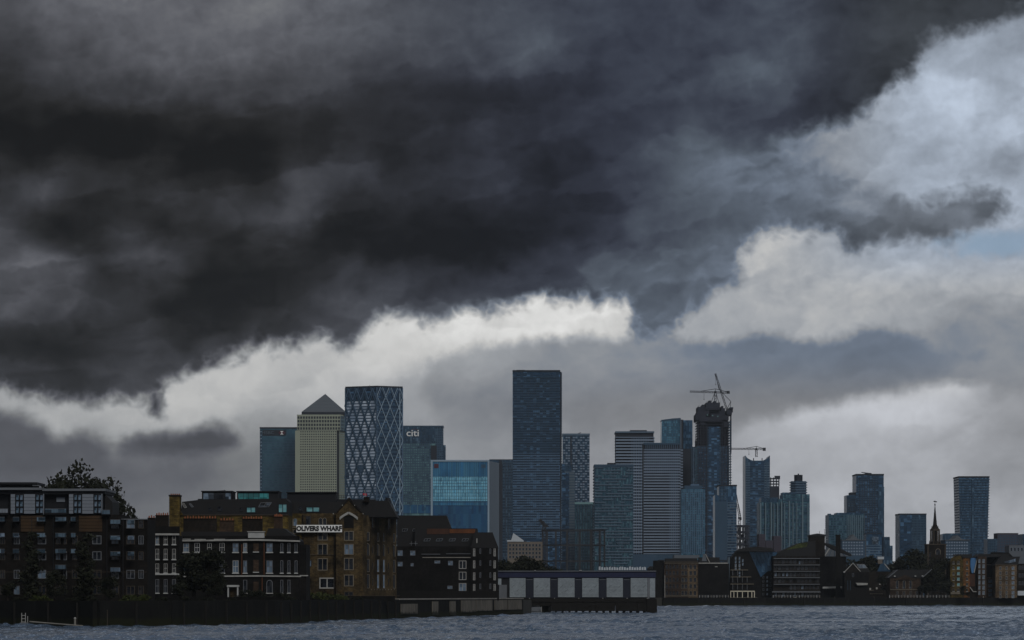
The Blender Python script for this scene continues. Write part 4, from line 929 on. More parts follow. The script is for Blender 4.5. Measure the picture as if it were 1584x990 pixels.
t = tower('low_block', 'blue glazed block beneath the dark square tower', 1340, 1364, 826, 2500, 'tower_blue', 20, 'building'); t.part('bright_window', 'window_bright', 1349, 1359, 830, 842, -.3, .02); t.part('parapet', 'tower_dark', 1339.5, 1364.5, 825, 826.2, -.4, 20)  # one larger pane in the paler window glass
front(t, 1340, 1364, 843, 864, floors=5, hband=.4, mh='balcony_soft')
def gabled(px0, px1, ya, ye, D, label, rows, cols):
    t = B('gabled_block', label, 'building', (px0 + px1) / 2, D, 'far gabled blocks')
    t.part('body', 'mid_band', px0, px1, ye, None, 0, 25)
    t.poly('roof', 'gable_grey', [(px0 - .6, ye), ((px0 + px1) / 2 - 6, ye - 2), ((px0 + px1) / 2, ya), ((px0 + px1) / 2 + 7, ye - 2), (px1 + .6, ye)], -.6, 26)
    t.part('upper_storey', 'gable_grey', px0, px1, ye - 1.0, ye, -.5, 25)
    wn = MB()
    for r_ in range(rows):
        for c_ in range(cols):
            x = px0 + 1.5 + (px1 - px0 - 3) * c_ / cols; t.box(x, x + (px1 - px0) / cols * .6, ye + 2 + r_ * 4.6, ye + 4.4 + r_ * 4.6, -.4, .0, wn)
    wn.build('window_surround', 'balcony_band', t.root, stuff=True)
    return t
gabled(1302, 1338, 826.5, 836, 2450, 'pale gabled block of many windows behind the brick chimney', 5, 8)
gabled(1462, 1500, 828, 836, 2450, 'pale gabled block of many windows right of the church spire', 6, 9)
t = tower('residential_tower', 'plain slate slab tower left of the church spire', 1391.5, 1433, 796, 2700, 'tower_slate', 30)
t.part('parapet', 'tower_dark', 1391, 1433.2, 794.3, 796.2, -.4, 30); t.part('left_bay', 'tower_navy', 1391.5, 1410, 797, None, -.6, .02); front(t, 1410.5, 1432.8, 800, 880, floors=20, bays=10, hband=.3, vband=.3, mh='mid_band', mv='mid_band'); t.part('edge_ledge', 'balcony_soft', 1390.6, 1391.5, 820, 822, 0, 2)
t = B('residential_tower', 'flared tower with serrated balcony edges right of the church', 'tower', 1506, 3000)
pts = [(1486, 880), (1484.5, 800), (1483, 739), (1530.3, 739), (1528.5, 800), (1527, 880)]
t.poly('body', 'tower_blue', pts, 0, 36); t.part('parapet', 'tower_dark', 1482.4, 1530.6, 736.6, 738.8, -.6, 36)
bal = MB()
for i in range(32):
    y = 741 + i * 4.2; f_ = (y - 739) / 140; t.box(1481.9 + 3 * f_, 1531.2 - 3 * f_, y, y + 1.1, -1.2, 30, bal)
bal.build('balcony_band', 'mid_band', t.root, stuff=True)
t.part('centre_line', 'tower_slate', 1503, 1506, 741, None, -1.6, 0)
t = tower('low_block', 'low grey office block just right of the flared tower', 1527.5, 1543, 833.5, 2700, 'tower_slate', 22, 'building'); front(t, 1528, 1543, 835, 860, floors=6, bays=5, hband=.3, vband=.3, mh='mid_band', mv='mid_band')
t = tower('low_block', 'taller dark purple block near right edge of skyline', 1543, 1575, 825.5, 2750, 'mauve_block', 22, 'building'); front(t, 1544, 1575, 828, 858, floors=7, bays=8, hband=.3, vband=.3, mh='mid_band', mv='mid_band'); t.part('parapet', 'tower_dark', 1542.8, 1575.4, 824.6, 825.6, -.3, 22)
t = tower('low_block', 'pale low block with arched windows at right end of skyline', 1561, 1584, 843.5, 2350, 'gable_grey', 20, 'building')
for i in range(4): t.window(1564.5 + i * 5.4, 849.5, 3.4, 6, 'arch', 0, 'balcony_band')
t = tower('glass_tower', 'dark tower cut off by the right picture edge', 1582.3, 1600, 826, 2550, 'tower_navy', 24)
for x0, x1, y, lab in ((1458, 1462.5, 826, 'thin slate block squeezed between spire and gabled block'), (1462.5, 1486, 825, 'flat slate block behind the pale gabled block')):
    tower('low_block', lab, x0, x1, y, 2850, 'tower_slate', 20, 'building')
# low filler behind the warehouses on the far bank
t = tower('low_block', 'dark low office range behind the far warehouses', 1020, 1140, 866, 2200, 'tower_dark', 20, 'building'); t.part('pale_roof', 'gable_grey', 1043, 1082, 858.5, 863.5, 0, 20)
front(t, 1022, 1120, 868, 880, floors=3, bays=22, hband=.3, vband=.3, mh='mid_band', mv='mid_band')

# ------------------------------------------------------------------ trees
def leaf_cloud(blobs, n, size, seed):
    r = np.random.default_rng(seed); V_, Fc = [], []
    tot = sum(b[3] ** 2 for b in blobs)
    for bx, by, bz, br in blobs:
        k = int(n * br ** 2 / tot)
        for _ in range(k):
            d = r.normal(size=3); d /= np.linalg.norm(d); rr = br * r.uniform(.35, 1.08) ** .6 * (1 + .25 * math.sin(d[0] * 5 + bx) * math.cos(d[2] * 6))
            c = np.array([bx, by, bz]) + d * rr * np.array([1, 1, .85])
            u = r.normal(size=3); u /= np.linalg.norm(u); w = np.cross(u, r.normal(size=3)); w /= np.linalg.norm(w)
            s_ = size * r.uniform(.5, 1.3); q = len(V_)
            V_ += [tuple(c + u * s_), tuple(c + w * s_ * .6), tuple(c - u * s_), tuple(c - w * s_ * .6)]; Fc.append((q, q + 1, q + 2, q + 3))
    me = bpy.data.meshes.new('crown'); me.from_pydata(V_, [], Fc); me.update(); return me
def leaf_mat(name, col):
    m, q, b = new_mat(name)
    t = q.new('ShaderNodeTexCoord').outputs['Object']; n_ = q.noise(t, .5, 4, .6); f = q.mr(n_, .35, .65, .5, 1.6, False)
    q.put(b.inputs['Base Color'], q.mix(1.0, c4(col), q.xyz(f, f, f), bt='MULTIPLY')); b.inputs['Roughness'].default_value = .7; b.inputs['Specular IOR Level'].default_value = .15
leaf_mat('leaf_dark', (.014, .016, .009)); leaf_mat('leaf_green', (.04, .05, .014))
def tree_meshes(kind, seed):
    r = random.Random(seed); tr = MB(); limbs = []; blobs = []
    if kind == 'broad':
        tr.bar((0, 0, 0), (.1, 0, 5), .8, sides=7, w2=.55)
        for i in range(9):
            a_ = 2 * math.pi * i / 9 + r.uniform(-.3, .3); z0 = r.uniform(3.5, 5.5); L = r.uniform(2.4, 4.2); up = r.uniform(1.5, 5)
            p, q = (.1, 0, z0), (math.cos(a_) * L, math.sin(a_) * L, z0 + up); limbs.append((p, q)); blobs.append((q[0], q[1], q[2] + .3, r.uniform(1.1, 2.0)))
            q2 = (q[0] * .5 + r.uniform(-1, 1), q[1] * .5 + r.uniform(-1, 1), q[2] + r.uniform(.8, 2.2)); limbs.append((q, q2)); blobs.append((*q2, r.uniform(.9, 1.6)))
        n, sz = 4200, .25
    elif kind == 'round':
        tr.bar((0, 0, 0), (0, 0, 4), .6, sides=7, w2=.4)
        for i in range(12):
            a_ = r.uniform(0, 6.28); L = r.uniform(.5, 2.2); q = (math.cos(a_) * L, math.sin(a_) * L, r.uniform(3, 8.2)); limbs.append(((0, 0, 3), q)); blobs.append((*q, r.uniform(1.1, 1.7)))
        n, sz = 2400, .28
    elif kind == 'column':
        tr.bar((0, 0, 0), (0, 0, 6), .4, sides=6, w2=.2)
        for i in range(8):
            z = 1.2 + i * 1.15; a_ = r.uniform(0, 6.28); q = (math.cos(a_) * .35, math.sin(a_) * .35, z); limbs.append(((0, 0, max(.5, z - 1)), q)); blobs.append((*q, 1.25 - i * .08))
        n, sz = 1700, .22
    elif kind == 'bush':
        tr.bar((0, 0, 0), (0, 0, 1), .25, sides=5)
        for i in range(7): q = (r.uniform(-1.6, 1.6), r.uniform(-1, 1), r.uniform(.5, 2)); limbs.append(((0, 0, .4), q)); blobs.append((*q, r.uniform(.5, .95)))
        n, sz = 900, .2
    else:  # bare winter branches
        tr.bar((0, 0, 0), (0, 0, 3), .35, sides=6, w2=.22)
        def grow(p, d, L, w, k):
            q = p + d * L; limbs.append((tuple(p), tuple(q), w))
            if k:
                for _ in range(r.choice((2, 3))):
                    grow(q, (d + Vector((r.uniform(-.7, .7), r.uniform(-.7, .7), r.uniform(-.1, .5)))).normalized(), L * r.uniform(.62, .85), w * .62, k - 1)
        for _ in range(4): grow(Vector((0, 0, 2.2)), Vector((r.uniform(-.6, .6), r.uniform(-.6, .6), 1)).normalized(), 2.0, .2, 4)
        n = 0
    lm = MB()
    for l in limbs: lm.bar(l[0], l[1], l[2] if len(l) > 2 else .22, sides=5, w2=(l[2] * .7 if len(l) > 2 else .1))
    a_, b_ = tr.mesh('trunk'), lm.mesh('limb')
    a_.materials.append(MATS['bark']); b_.materials.append(MATS['bark']); c_ = None
    if n: c_ = leaf_cloud(blobs, n, sz, seed); c_.materials.append(MATS['leaf_dark'])
    return a_, b_, c_
TREES = {}
def tree(kind, px, D, top, label, group, seed=1, w=1.0, base=LAND, name='tree', leaf=None):
    H0_ = {'broad': 12.0, 'round': 10.0, 'column': 10.8, 'bush': 3.0, 'bare': 9.5}[kind]
    key = (kind, seed)
    if key not in TREES: TREES[key] = tree_meshes(kind, seed)
    a_, b_, c_ = TREES[key]
    r_ = bpy.data.objects.new(name, None); COL.objects.link(r_); r_.location = (wx(px, D), D, base); s_ = (wz(top, D) - base) / H0_
    r_.scale = (s_ * w, s_ * w, s_); r_.rotation_euler[2] = random.uniform(0, 6.28); tag(r_, label, 'tree' if kind != 'bush' else 'bush', group)
    link('trunk', a_, r_); lb = link('limb', b_, r_); lb['kind'] = 'stuff'
    if c_: c = link('crown', c_, r_); c['kind'] = 'stuff'
    return r_

# ------------------------------------------------------------------ riverside flats at the left edge
f = B('apartment_block', 'dark brick riverside flats with white penthouse bays and glass balconies', 'apartment building', 100, 590)
f.part('wall', 'flats_brick', -40, 186, 796, None, 0, 16); f.part('side_wing', 'flats_brick', 186, 227, 803, None, 1.2, 14)
f.part('penthouse_wall', 'dark_steel', -40, 159, 764, 796, 1.4, 14)
f.part('roof_slab', 'lead_roof', -40, 66, 754.5, 758, -.9, 15); f.part('roof_slab', 'lead_roof', 66, 164, 756, 759.5, -.6, 15); f.part('roof_fascia', 'dark_steel', -40, 162, 759.6, 763.8, -.1, 14.5)
f.part('upper_roof', 'dark_steel', -40, 54, 745, 748.2, 3, 13); f.part('upper_storey', 'dark_steel', -40, 46, 748.3, 754.4, 4, 12); f.part('roof_vent', 'grey_paint', 46, 56, 749.2, 750.6, 3.2, 5)
f.poly('side_roof', 'slate_roof', [(160, 764), (172, 776), (172, 800), (160, 800)], 2, 12)
for x in (17.5, 107.5):
    bay = f.part('penthouse_bay', 'dark_steel', x, x + 51, 764, 795, -.5, 1.4)
    for a0, a1 in ((0, 6.5), (20.5, 37.5)):
        n_ = 6
        for i in range(n_):
            MB().box(f.X(x + a0), f.X(x + a1), -.72, -.5, f.Z(794.6 - i * 5.05), f.Z(790.0 - i * 5.05)).build('cladding_panel', 'white_cladding', f.root)
    for a0 in (7.4, 38.4):
        for i in range(2):
            for j in range(3): f.window(x + a0 + 3 + i * 6.1, 769.5 + j * 10, 5.6, 9.2, 'frame', -.52, 'dark_steel', 'window_bright' if (i + j) % 2 else 'balcony_glass')
    f.part('bay_post', 'white_cladding', x + 50.2, x + 51.4, 764, 796, -.75, -.3)
    for i in range(5): MB().box(f.X(x + 15), f.X(x + 50.6 if i < 3 else x + 50.6), -.18, -.01, f.Z(801.9 + i * 5.1), f.Z(797.4 + i * 5.1)).build('cladding_panel', 'ochre_panel', f.root)
def balcony(b, x0, x1, yt, glass_='balcony_glass', d=-1.3, rail='dark_steel', h=6.4):
    s_ = b.part('balcony', rail, x0 - .3, x1 + .3, yt + h, yt + h + 1.0, d - .1, .05)
    w = (x1 - x0) / max(1, round((x1 - x0) / 5)); k = max(1, round((x1 - x0) / 5))
    for i in range(k): MB().box(b.X(x0 + i * w + .2), b.X(x0 + (i + 1) * w - .2), d - .05, d, b.Z(yt + h), b.Z(yt + .5)).build('glass_panel', glass_, s_)
    MB().box(b.X(x0), b.X(x1), d - .09, d + .03, b.Z(yt + .45), b.Z(yt)).build('handrail', 'grey_paint', s_)
    return s_
for x0, x1, y, gl in ((-4, 14, 781, 'white_cladding'), (71, 104, 781, 'balcony_glass'), (159, 171.5, 783, 'balcony_glass')): balcony(f, x0, x1, y + 6, gl)
f.part('recess_light', 'white_cladding', 86, 99, 769, 776, 1.15, 1.38)
for k_ in range(5):
    y = 800 + 24.6 * k_; up = k_ < 3
    for x0, x1 in ((-2, 9), (21.5, 31), (58.5, 71.5), (87, 104), (111, 118.5), (172, 187.5), (199, 209)):
        if up or (x0 in (87, 172) and k_ < 4): balcony(f, x0, x1, y + (4 if x0 > 150 else 0), 'balcony_glass' if random.random() < .8 else 'window_bright')
    for x, w in ((4, 8), (26, 9), (65, 13), (90, 8), (101, 5), (116, 9), (150, 14), (178, 12), (201, 13), (217, 8)):
        if k_ == 0 and x < 170: continue
        f.window(x, y + 17.5 - (7 if up else 3), w, 13.5, 'two' if w > 7 else 'frame', 0 if x < 186 else 1.2, 'brown_trim' if random.random() < .7 else 'grey_paint', 'window_bright' if random.random() < .13 else 'window_glass')
f.part('string_course', 'brown_trim', -40, 227, 884.4, 885.2, -.12, 0); f.part('gutter', 'lead_roof', 187, 227, 802.2, 803.6, .9, 1.2)
for x in (49, 82, 165, 190): f.part('drainpipe', 'dark_steel', x, x + .9, 800, None, -.25, 0)
# fronting garden lights
for i, (x, y) in enumerate(((5, 931), (69, 931), (90, 932), (201, 930), (210, 929.5))):
    b = B('garden_lamp', 'tiny pale garden lamp on the quay in front of the flats, number %s from the river stairs' % ('one', 'two', 'three', 'four', 'five')[i], 'lamp', x, 592)
    b.root['group'] = 'tiny garden lamps on the quay'; b.root['label'] = 'tiny pale garden lamp on the quay, ' + ('leftmost, at the picture edge', 'left one of the middle two below the flats', 'right one of the middle two below the flats', 'before the wing of the flats, left of two', 'before the wing of the flats, right of two')[i]
    MB().cyl(0, 0, 0, .1, .1, k=6).build('post', 'dark_steel', b.root); MB().cyl(0, 0, .11, .42, .17, .12, 8).build('lamp_head', 'white_paint', b.root)

# ------------------------------------------------------------------ Georgian riverside houses
g1 = B('brick_house', 'narrow black-brick Georgian house with white cornice beside the flats', 'house', 256, 655)
g1.part('wall', 'black_brick', 229, 277, 828, None, 0, 14); g1.part('cornice', 'pale_stone', 235, 277.5, 825.2, 828, -.7, .3); g1.part('string_course', 'white_paint', 235.5, 277.5, 887.2, 889.4, -.35, 0); g1.part('parapet', 'black_brick', 234, 277, 814, 825.1, .4, 1.2)
for x in (243.3, 256.3, 269.2):
    for y, h in ((835, 14), (857, 16), (879, 14.5), (906.5, 21)): g1.window(x, y, 5.6, h, 'sash', 0, 'pale_stone' if y < 890 else 'grey_paint', 'window_glass' if random.random() < .7 else 'window_bright', 'white_paint')
g2 = B('brick_house', 'long black-brick Georgian house with pale stringcourse and white porch', 'house', 370, 662)
g2.part('wall', 'black_brick', 277, 463, 836, None, 0, 15); g2.part('corner_wing', 'black_brick', 463, 473, 842, None, 1.5, 14)
g2.poly('cornice', 'pale_stone', [(277, 835.5), (277, 837.6), (400, 836.5), (464.5, 838.2), (464.5, 836), (400, 833.8)], -.7, .2)
g2.poly('string_course', 'pale_stone', [(277, 890.8), (277, 892.8), (400, 892), (466, 892.6), (466, 890.6), (400, 889.8)], -.35, 0); g2.part('wing_string', 'pale_stone', 463, 476, 889.5, 891.2, 1.1, 1.5)
g2.part('name_block', 'white_paint', 384, 409, 823.2, 832, -.4, .5); g2.part('name_block_cap', 'pale_stone', 382.6, 410.4, 821.8, 823.1, -.6, .6); g2.part('parapet', 'black_brick', 277, 463, 829, 835.4, .5, 1.3)
g2.poly('hip_roof', 'slate_roof', [(410, 829), (414, 817), (438, 817), (463, 835), (463, 836), (410, 836)], 1.4, 13)
g2.part('front_roof', 'slate_roof', 278, 384, 822, 829, 3, 13)
for i, (x, w) in enumerate(((288, 9), (305, 8), (324, 7), (343.5, 8), (364.5, 9), (379.3, 6), (417, 9.5), (436, 4.2), (447, 4.2), (458, 4.2))):
    for y, h in ((847, 14), (876.5, 19)):
        if x in (305, 324) and y > 850: continue
        pn = 'window_bright' if (x, y) in ((364.5, 876.5), (379.3, 876.5), (417, 876.5), (288, 876.5), (364.5, 847), (379.3, 847), (417, 847), (288, 847)) else 'window_glass'
        g2.window(x, y, w, h, 'sash' if w > 5 else 'frame', 0, 'white_paint' if w > 5 else 'grey_paint', pn, 'white_paint')
for x, w, st in ((379.3, 6, 'frame'), (417, 9.5, 'arch'), (436, 4.2, 'frame'), (447, 4.2, 'frame')): g2.window(x, 907, w, 20, st, 0, 'grey_paint', 'window_glass', 'pale_stone')
for y in (853.2, 884.5, 918.3): g2.part('blank_sill', 'white_paint', 391.3, 400.7, y, y + 1.5, -.3, 0)
for y0, y1 in ((840, 853), (866, 884), (900, 918)): g2.part('blocked_window', 'brown_brick', 392, 400, y0, y1, -.04, .1)
po = g2.part('porch', 'white_paint', 352, 370.5, 905, 908, -1.6, 0)
for x in (352.8, 367.5): MB().box(g2.X(x), g2.X(x + 2.2), -1.5, -1.1, 0, g2.Z(908)).build('porch_column', 'white_paint', po)
g2.part('door', 'stock_brick', 355.5, 367, 909, None, -.12, 0)
for x, y0 in ((373.6, 842), (408, 838), (405, 893)): g2.part('drainpipe', 'orange_rust', x, x + 1.1, y0, 889 if y0 < 890 else None, -.22, 0)
for x0, y in ((277, 834.8), (300, 835.1), (330, 835)): g2.part('parapet_stone', 'pale_stone', x0 + 1, x0 + 18, y - 1.4, y - .2, -.2, .45)

# ------------------------------------------------------------------ yellow-brick mansard range behind
m = B('mansard_house', 'long yellow-brick warehouse flats with dark mansard roof and glass roof boxes', 'building', 350, 745)
m.part('wall', 'ochre_brick', 262, 446, 797, None, 0, 14)
m.poly('roof', 'slate_roof', [(279, 797), (281, 776), (312, 772.5), (442, 771), (446, 776), (446, 797)], .8, 14)
m.part('eaves_gutter', 'brown_trim', 279, 446, 796, 797.2, -.3, .8)
cg = m.part('gable_chimney', 'ochre_brick', 262.5, 278.5, 768, 835, -1.2, 3)
MB().box(m.X(261.8), m.X(279.2), -1.4, 3.2, m.Z(768), m.Z(765.6)).build('chimney_cap', 'dark_brick', cg)
for i in range(5): MB().cyl(m.X(264.3 + i * 3.1), .8, m.Z(765.6), m.Z(763.4), .18, .14, 7).build('chimney_pot', 'terracotta', cg)
m.poly('stepped_shoulder', 'ochre_brick', [(279, 797), (279, 790), (284, 797)], -.4, .6)
for x0, x1, yt, gl, lab in ((311, 358, 760.3, 'window_glass', 0), (365.5, 430, 760.6, 'teal_glass', 1)):
    bx_ = m.part('roof_box', 'dark_steel', x0, x1, yt, 775 if lab == 0 else 773, 2, 11); MB().box(m.X(x0 - 1), m.X(x1 + 1), 1.5, 11.5, m.Z(yt) + .003, m.Z(yt) + .22).build('box_roof', 'dark_steel', bx_)
    k_ = 5 if lab == 0 else 6; w_ = (x1 - x0 - (4 if lab == 0 else 17)) / k_
    for i in range(k_): MB().box(m.X(x0 + 2 + i * w_ + .3), m.X(x0 + 2 + (i + 1) * w_ - .3), 1.93, 2, m.Z(yt + 11.5), m.Z(yt + 2)).build('glass_panel', gl if i % 4 or lab else 'window_bright', bx_)
m.part('roof_stub', 'dark_steel', 304, 311, 771, 774, 3, 6); MB().bar((m.X(344), 5, m.Z(760)), (m.X(344), 5, m.Z(756.5)), .12).build('aerial', 'crane_steel', m.root); MB().bar((m.X(330), 5, m.Z(758.4)), (m.X(346), 5, m.Z(757.6)), .1).build('aerial', 'crane_steel', m.root)
for x, w, y, h, gl in ((388, 15, 788.5, 9.5, 'cyan_glass'), (437, 14, 786, 14, 'cyan_glass'), (373, 5, 788, 6, 'window_glass'), (340, 8, 787, 7, 'window_glass'), (325, 6, 788, 6, 'window_glass')): m.window(x, y, w, h, 'two', .78, 'dark_steel', gl)
def skylight(b, pts, d, n_=3, mat='white_paint', gl='window_glass'):
    sk = b.poly('skylight', gl, pts, d - .06, d); q = [(b.X(x), d - .1, b.Z(y)) for x, y in pts]
    for i in range(4): MB().bar(q[i], q[(i + 1) % 4], .1).build('skylight_frame', mat, sk)
    for i in range(1, n_):
        a_, b_ = Vector(q[0]).lerp(Vector(q[1]), i / n_), Vector(q[3]).lerp(Vector(q[2]), i / n_); MB().bar(a_, b_, .08).build('skylight_bar', mat, sk)
skylight(m, [(403, 777.5), (420, 777), (415, 784), (399.5, 784.4)], .75, 2, 'grey_paint'); skylight(m, [(280.5, 778), (284, 778), (288.5, 785), (285, 785.6)], .75, 2, 'pale_stone'); skylight(m, [(292, 779), (295, 779), (299, 784), (296, 784.6)], .75, 2, 'grey_paint')
# rows of chimney pots standing before the yellow wall
def stack(px0, px1, yt, yb, D, label, pots, mat='dark_brick', group='brick chimney stacks on the Georgian roofs', pot_mat='terracotta'):
    s_ = B('chimney_stack', label, 'chimney', (px0 + px1) / 2, D, group); s_.part('stack', mat, px0, px1, yt, yb, -.6, .6); s_.part('cap', mat, px0 - .5, px1 + .5, yt - 1.1, yt - .03, -.75, .75)
    for i in range(pots): MB().cyl(s_.X(px0 + (i + .5) * (px1 - px0) / pots), 0, s_.Z(yt - 1.1), s_.Z(yt - 4.2 - (i % 2)), .17, .13, 7).build('chimney_pot', pot_mat, s_.root)
    return s_
stack(284, 335, 803, 829, 672, 'widest dark chimney stack on the Georgian roof, below the first glass box', 12)
stack(375, 406, 803.5, 823, 673, 'dark chimney stack right above the white name block', 8)
stack(340, 362, 806, 829, 673, 'chimney stack between two wide stacks with pale edges', 5, 'brown_brick')
stack(241, 261, 798, 826, 668, 'dark chimney stack on the narrow Georgian house', 6)
stack(424, 437, 800, 820, 674, 'small chimney stack with orange and white pots near the wharf', 5, 'brown_brick')
stack(229, 240, 802, 828, 667, 'thin leftmost chimney stack next to the flats', 3)

# ------------------------------------------------------------------ the named wharf warehouse
o = B('wharf_warehouse', 'brown brick Victorian wharf warehouse with gabled bay and painted name board', 'warehouse', 525, 760)
o.part('wall', 'stock_brick', 441, 562, 794, None, 0, 24); o.part('wing', 'ochre_brick', 441, 466, 795, 838, -.25, 0)
gb = o.poly('gable_bay', 'stock_brick', [(520, 960), (520, 794), (523, 790), (538, 772), (542, 772), (558, 790), (561, 794), (561, 960)], -1.0, .5)
o.poly('gable_cap', 'dark_brick', [(520, 793), (538.5, 771), (540.2, 769), (541.8, 771), (560.5, 793), (558, 793), (540.2, 773.5), (522.5, 793)], -1.25, .8)
# splayed right-hand front
rt = B.__new__(B)
MB().prism([o.fp(562, 0), o.fp(613.5, 26), o.fp(613.5, 40), o.fp(562, 40)], 0, o.Z(797)).build('wall', 'stock_brick', o.root)
o.poly('roof', 'slate_roof', [(441, 795), (441, 775), (517, 775.5), (600, 774), (604, 782), (612.5, 797), (612.5, 799), (441, 799)], 4, 24)
o.part('plant_deck', 'dark_steel', 441, 517, 761, 774.8, 7, 18); o.part('plant_roof', 'dark_steel', 440, 518, 759.6, 760.9, 6.5, 18.5)
o.part('roof_box', 'dark_steel', 512, 577, 770, 776, 12, 20); o.part('ridge_wall', 'dark_steel', 556, 602, 772.8, 777, 9, 12)
for i in range(11): MB().box(o.X(506 + i * 2.8), o.X(506.5 + i * 2.8), 8, 8.1, o.Z(770), o.Z(764.5)).build('railing_post', 'crane_steel', o.root)
for y in (764.4, 767.2): MB().box(o.X(506), o.X(535), 8, 8.1, o.Z(y + .5), o.Z(y)).build('handrail', 'crane_steel', o.root)
for x, w, y, h, gl in ((441.5, 6, 785, 11, 'cyan_glass'), (463.5, 6, 786.5, 8, 'window_glass'), (482.5, 23, 787.3, 10, 'cyan_glass')): o.window(x, y, w, h, 'two', 3.95, 'dark_steel', gl)
tb = o.part('stair_turret', 'dark_brick', 561.5, 570, 768, 776, 3, 6); MB().bar((o.X(564), 4, o.Z(768)), (o.X(563), 4, o.Z(757)), .14).build('flagpole', 'pale_stone', tb)
fl = MB(); fl.vprism([(o.X(560), o.Z(762)), (o.X(566), o.Z(762.6)), (o.X(566.5), o.Z(766)), (o.X(560.3), o.Z(765.2))], 3.95, 4.0); fl.build('flag', 'red_paint', tb)
MB().cyl(o.X(597), 10, o.Z(774), o.Z(768), .7, .5, 8).build('roof_cowl', 'dark_steel', o.root)
# loading opening under its pale pointed arch
o.part('loading_opening', 'soot_render', 532.5, 547.5, 798, 817, -1.06, -.9)
ar = MB()
for a_, b_ in (((526.5, 801.5), (532, 797.5)), ((532, 797.5), (539.8, 793.2)), ((539.8, 793.2), (547.6, 797.5)), ((547.6, 797.5), (553, 801.5))): ar.bar((o.X(a_[0]), -1.2, o.Z(a_[1])), (o.X(b_[0]), -1.2, o.Z(b_[1])), .34, .5)
ar.build('stone_arch', 'pale_stone', o.root)
for x in (526.5, 553): o.part('arch_corbel', 'pale_stone', x - .9, x + .9, 800.5, 804, -1.4, -1.0)
for y, h in ((829, 15), (849.8, 17), (872.5, 19), (898, 18)): o.window(540, y, 15, h, 'two', -1.0, 'stone_trim', 'window_bright' if y == 849.8 else 'window_glass')
o.window(540, 921, 14, 12, 'two', -1.0, 'brown_trim', 'window_glass')
for y, h in ((829.5, 13), (850, 17.5), (873, 19)): o.window(499, y, 15.5, h, 'two', 0, 'stone_trim', 'window_glass')
for x in (496, 502.3): o.window(x, 807, 6.3, 12.5, 'arch', 0, 'stone_trim', 'window_glass')
for x in (450.3, 456.8): o.window(x, 807.5, 6.3, 12.5, 'arch', -.25, 'stone_trim', 'window_bright')
o.part('band_course', 'stone_trim', 446.5, 460.5, 815, 816.8, -.5, -.25); o.window(453.5, 822.5, 13.5, 7, 'two', -.25, 'stone_trim', 'window_glass')
o.window(474.5, 871.5, 3.6, 10, 'frame', 0, 'dark_steel', 'window_bright'); o.window(480.2, 871.5, 3.6, 10, 'frame', 0, 'dark_steel', 'window_bright'); o.window(477, 811, 8, 26, 'frame', 0, 'brown_trim', 'window_glass')
o.window(506, 902, 24, 17, 'two', 0, 'pale_stone', 'window_glass')
for y in (857.8, 817.4): o.part('string_course', 'brown_trim', 466, 520, y, y + 1.0, -.14, 0)
for x in (468, 516.8, 519.2): o.part('pilaster', 'dark_brick', x, x + 1.4, 796, None, -.35, 0)
for x, y in ((516, 794), (562, 794), (530, 781), (549, 781)): o.part('corbel_lamp', 'pale_stone', x - .5, x + .6, y, y + 1.6, -1.5, -1.0)
bd = o.part('name_board', 'sign_white', 459, 529.5, 812.2, 823.4, -1.35, -1.15)
text_mesh('OLIVERS WHARF', 1.52, .04, 'black_letter', 'lettering', bd, (o.X(494.2), -1.41, o.Z(818)), .93, .075)
# splayed front windows: follow the receding wall
def rwin(px, py, w, h, style, surround, pane='window_glass'):
    t_ = (px - 562) / 51.5; d = 26 * t_; x = o.fp(px, d)[0]
    W, H = round(w * o.k, 1), round(h * o.k, 1)
    ww = o.window(px, py, w, h, style, d - .12, surround, pane); ww.location.x = x; ww.rotation_euler[2] = math.atan2(26, o.fp(613.5, 26)[0] - o.fp(562, 0)[0]) * .55
    return ww
for px, w in ((568.2, 7.5), (583.5, 7), (592.5, 7), (608.5, 7)):
    for y, h, st in ((829.5, 14, 'frame'), (849.5, 19, 'arch'), (874.5, 20, 'frame'), (899, 22, 'frame')): rwin(px, y, w, h, st, 'stone_trim', 'window_bright' if (y, px) in ((874.5, 583.5), (874.5, 592.5), (899, 583.5), (899, 592.5)) else 'window_glass')
for px, w in ((575.5, 5), (600.5, 6)): rwin(px, 806, w + 2, 18, 'arch', 'stone_trim')
for px in (575.8, 600.3):
    for y in (850, 875, 900): rwin(px, y, 3.4, 11, 'frame', 'brown_trim')
nb = o.part('plaque', 'coping', 581, 597.5, 795.2, 799.2, 8.8, 9.1)
for i in range(9): rwin(574.5 + i * 4.4, 911.8, 1.4, 1.6, 'bare', 'pale_stone', 'pale_stone')
for px, yt in ((570, 790), (586, 792), (605, 794)): o.part('dormer', 'dark_brick', px - 3, px + 3, yt - 7, 798, 10 + (px - 562) * .35, 16 + (px - 562) * .35)

# ------------------------------------------------------------------ black warehouse flats
w = B('brick_warehouse', 'long soot-black warehouse flats with stepped dark roofs and white sash pairs', 'warehouse', 690, 850)
w.part('wall', 'black_brick', 613.5, 728, 845, None, 0, 20); w.part('gable_wall', 'black_brick', 728, 770, 846, None, -.6, 20)
w.poly('left_roof', 'slate_roof', [(613, 846), (613, 796.6), (690, 796.6), (697, 815), (728, 846)], 5, 19)
w.poly('middle_roof', 'slate_roof', [(640, 846), (642, 817), (738, 817), (742, 846)], 2.6, 17); w.poly('gable_roof', 'slate_roof', [(728, 847), (734, 823.5), (762, 823.5), (770.5, 846), (770.5, 848)], -.8, 16)
w.part('rust_patch', 'rust_roof', 660, 694, 817.5, 826, 2.5, 2.6); w.part('rust_patch', 'orange_rust', 695, 735, 818, 824.5, 2.48, 2.6)
for x in (655, 674, 694, 714): skylight(w, [(x + 1.5, 833.2), (x + 11, 832.8), (x + 9, 836.6), (x, 837)], 2.5, 2, 'lead_roof')
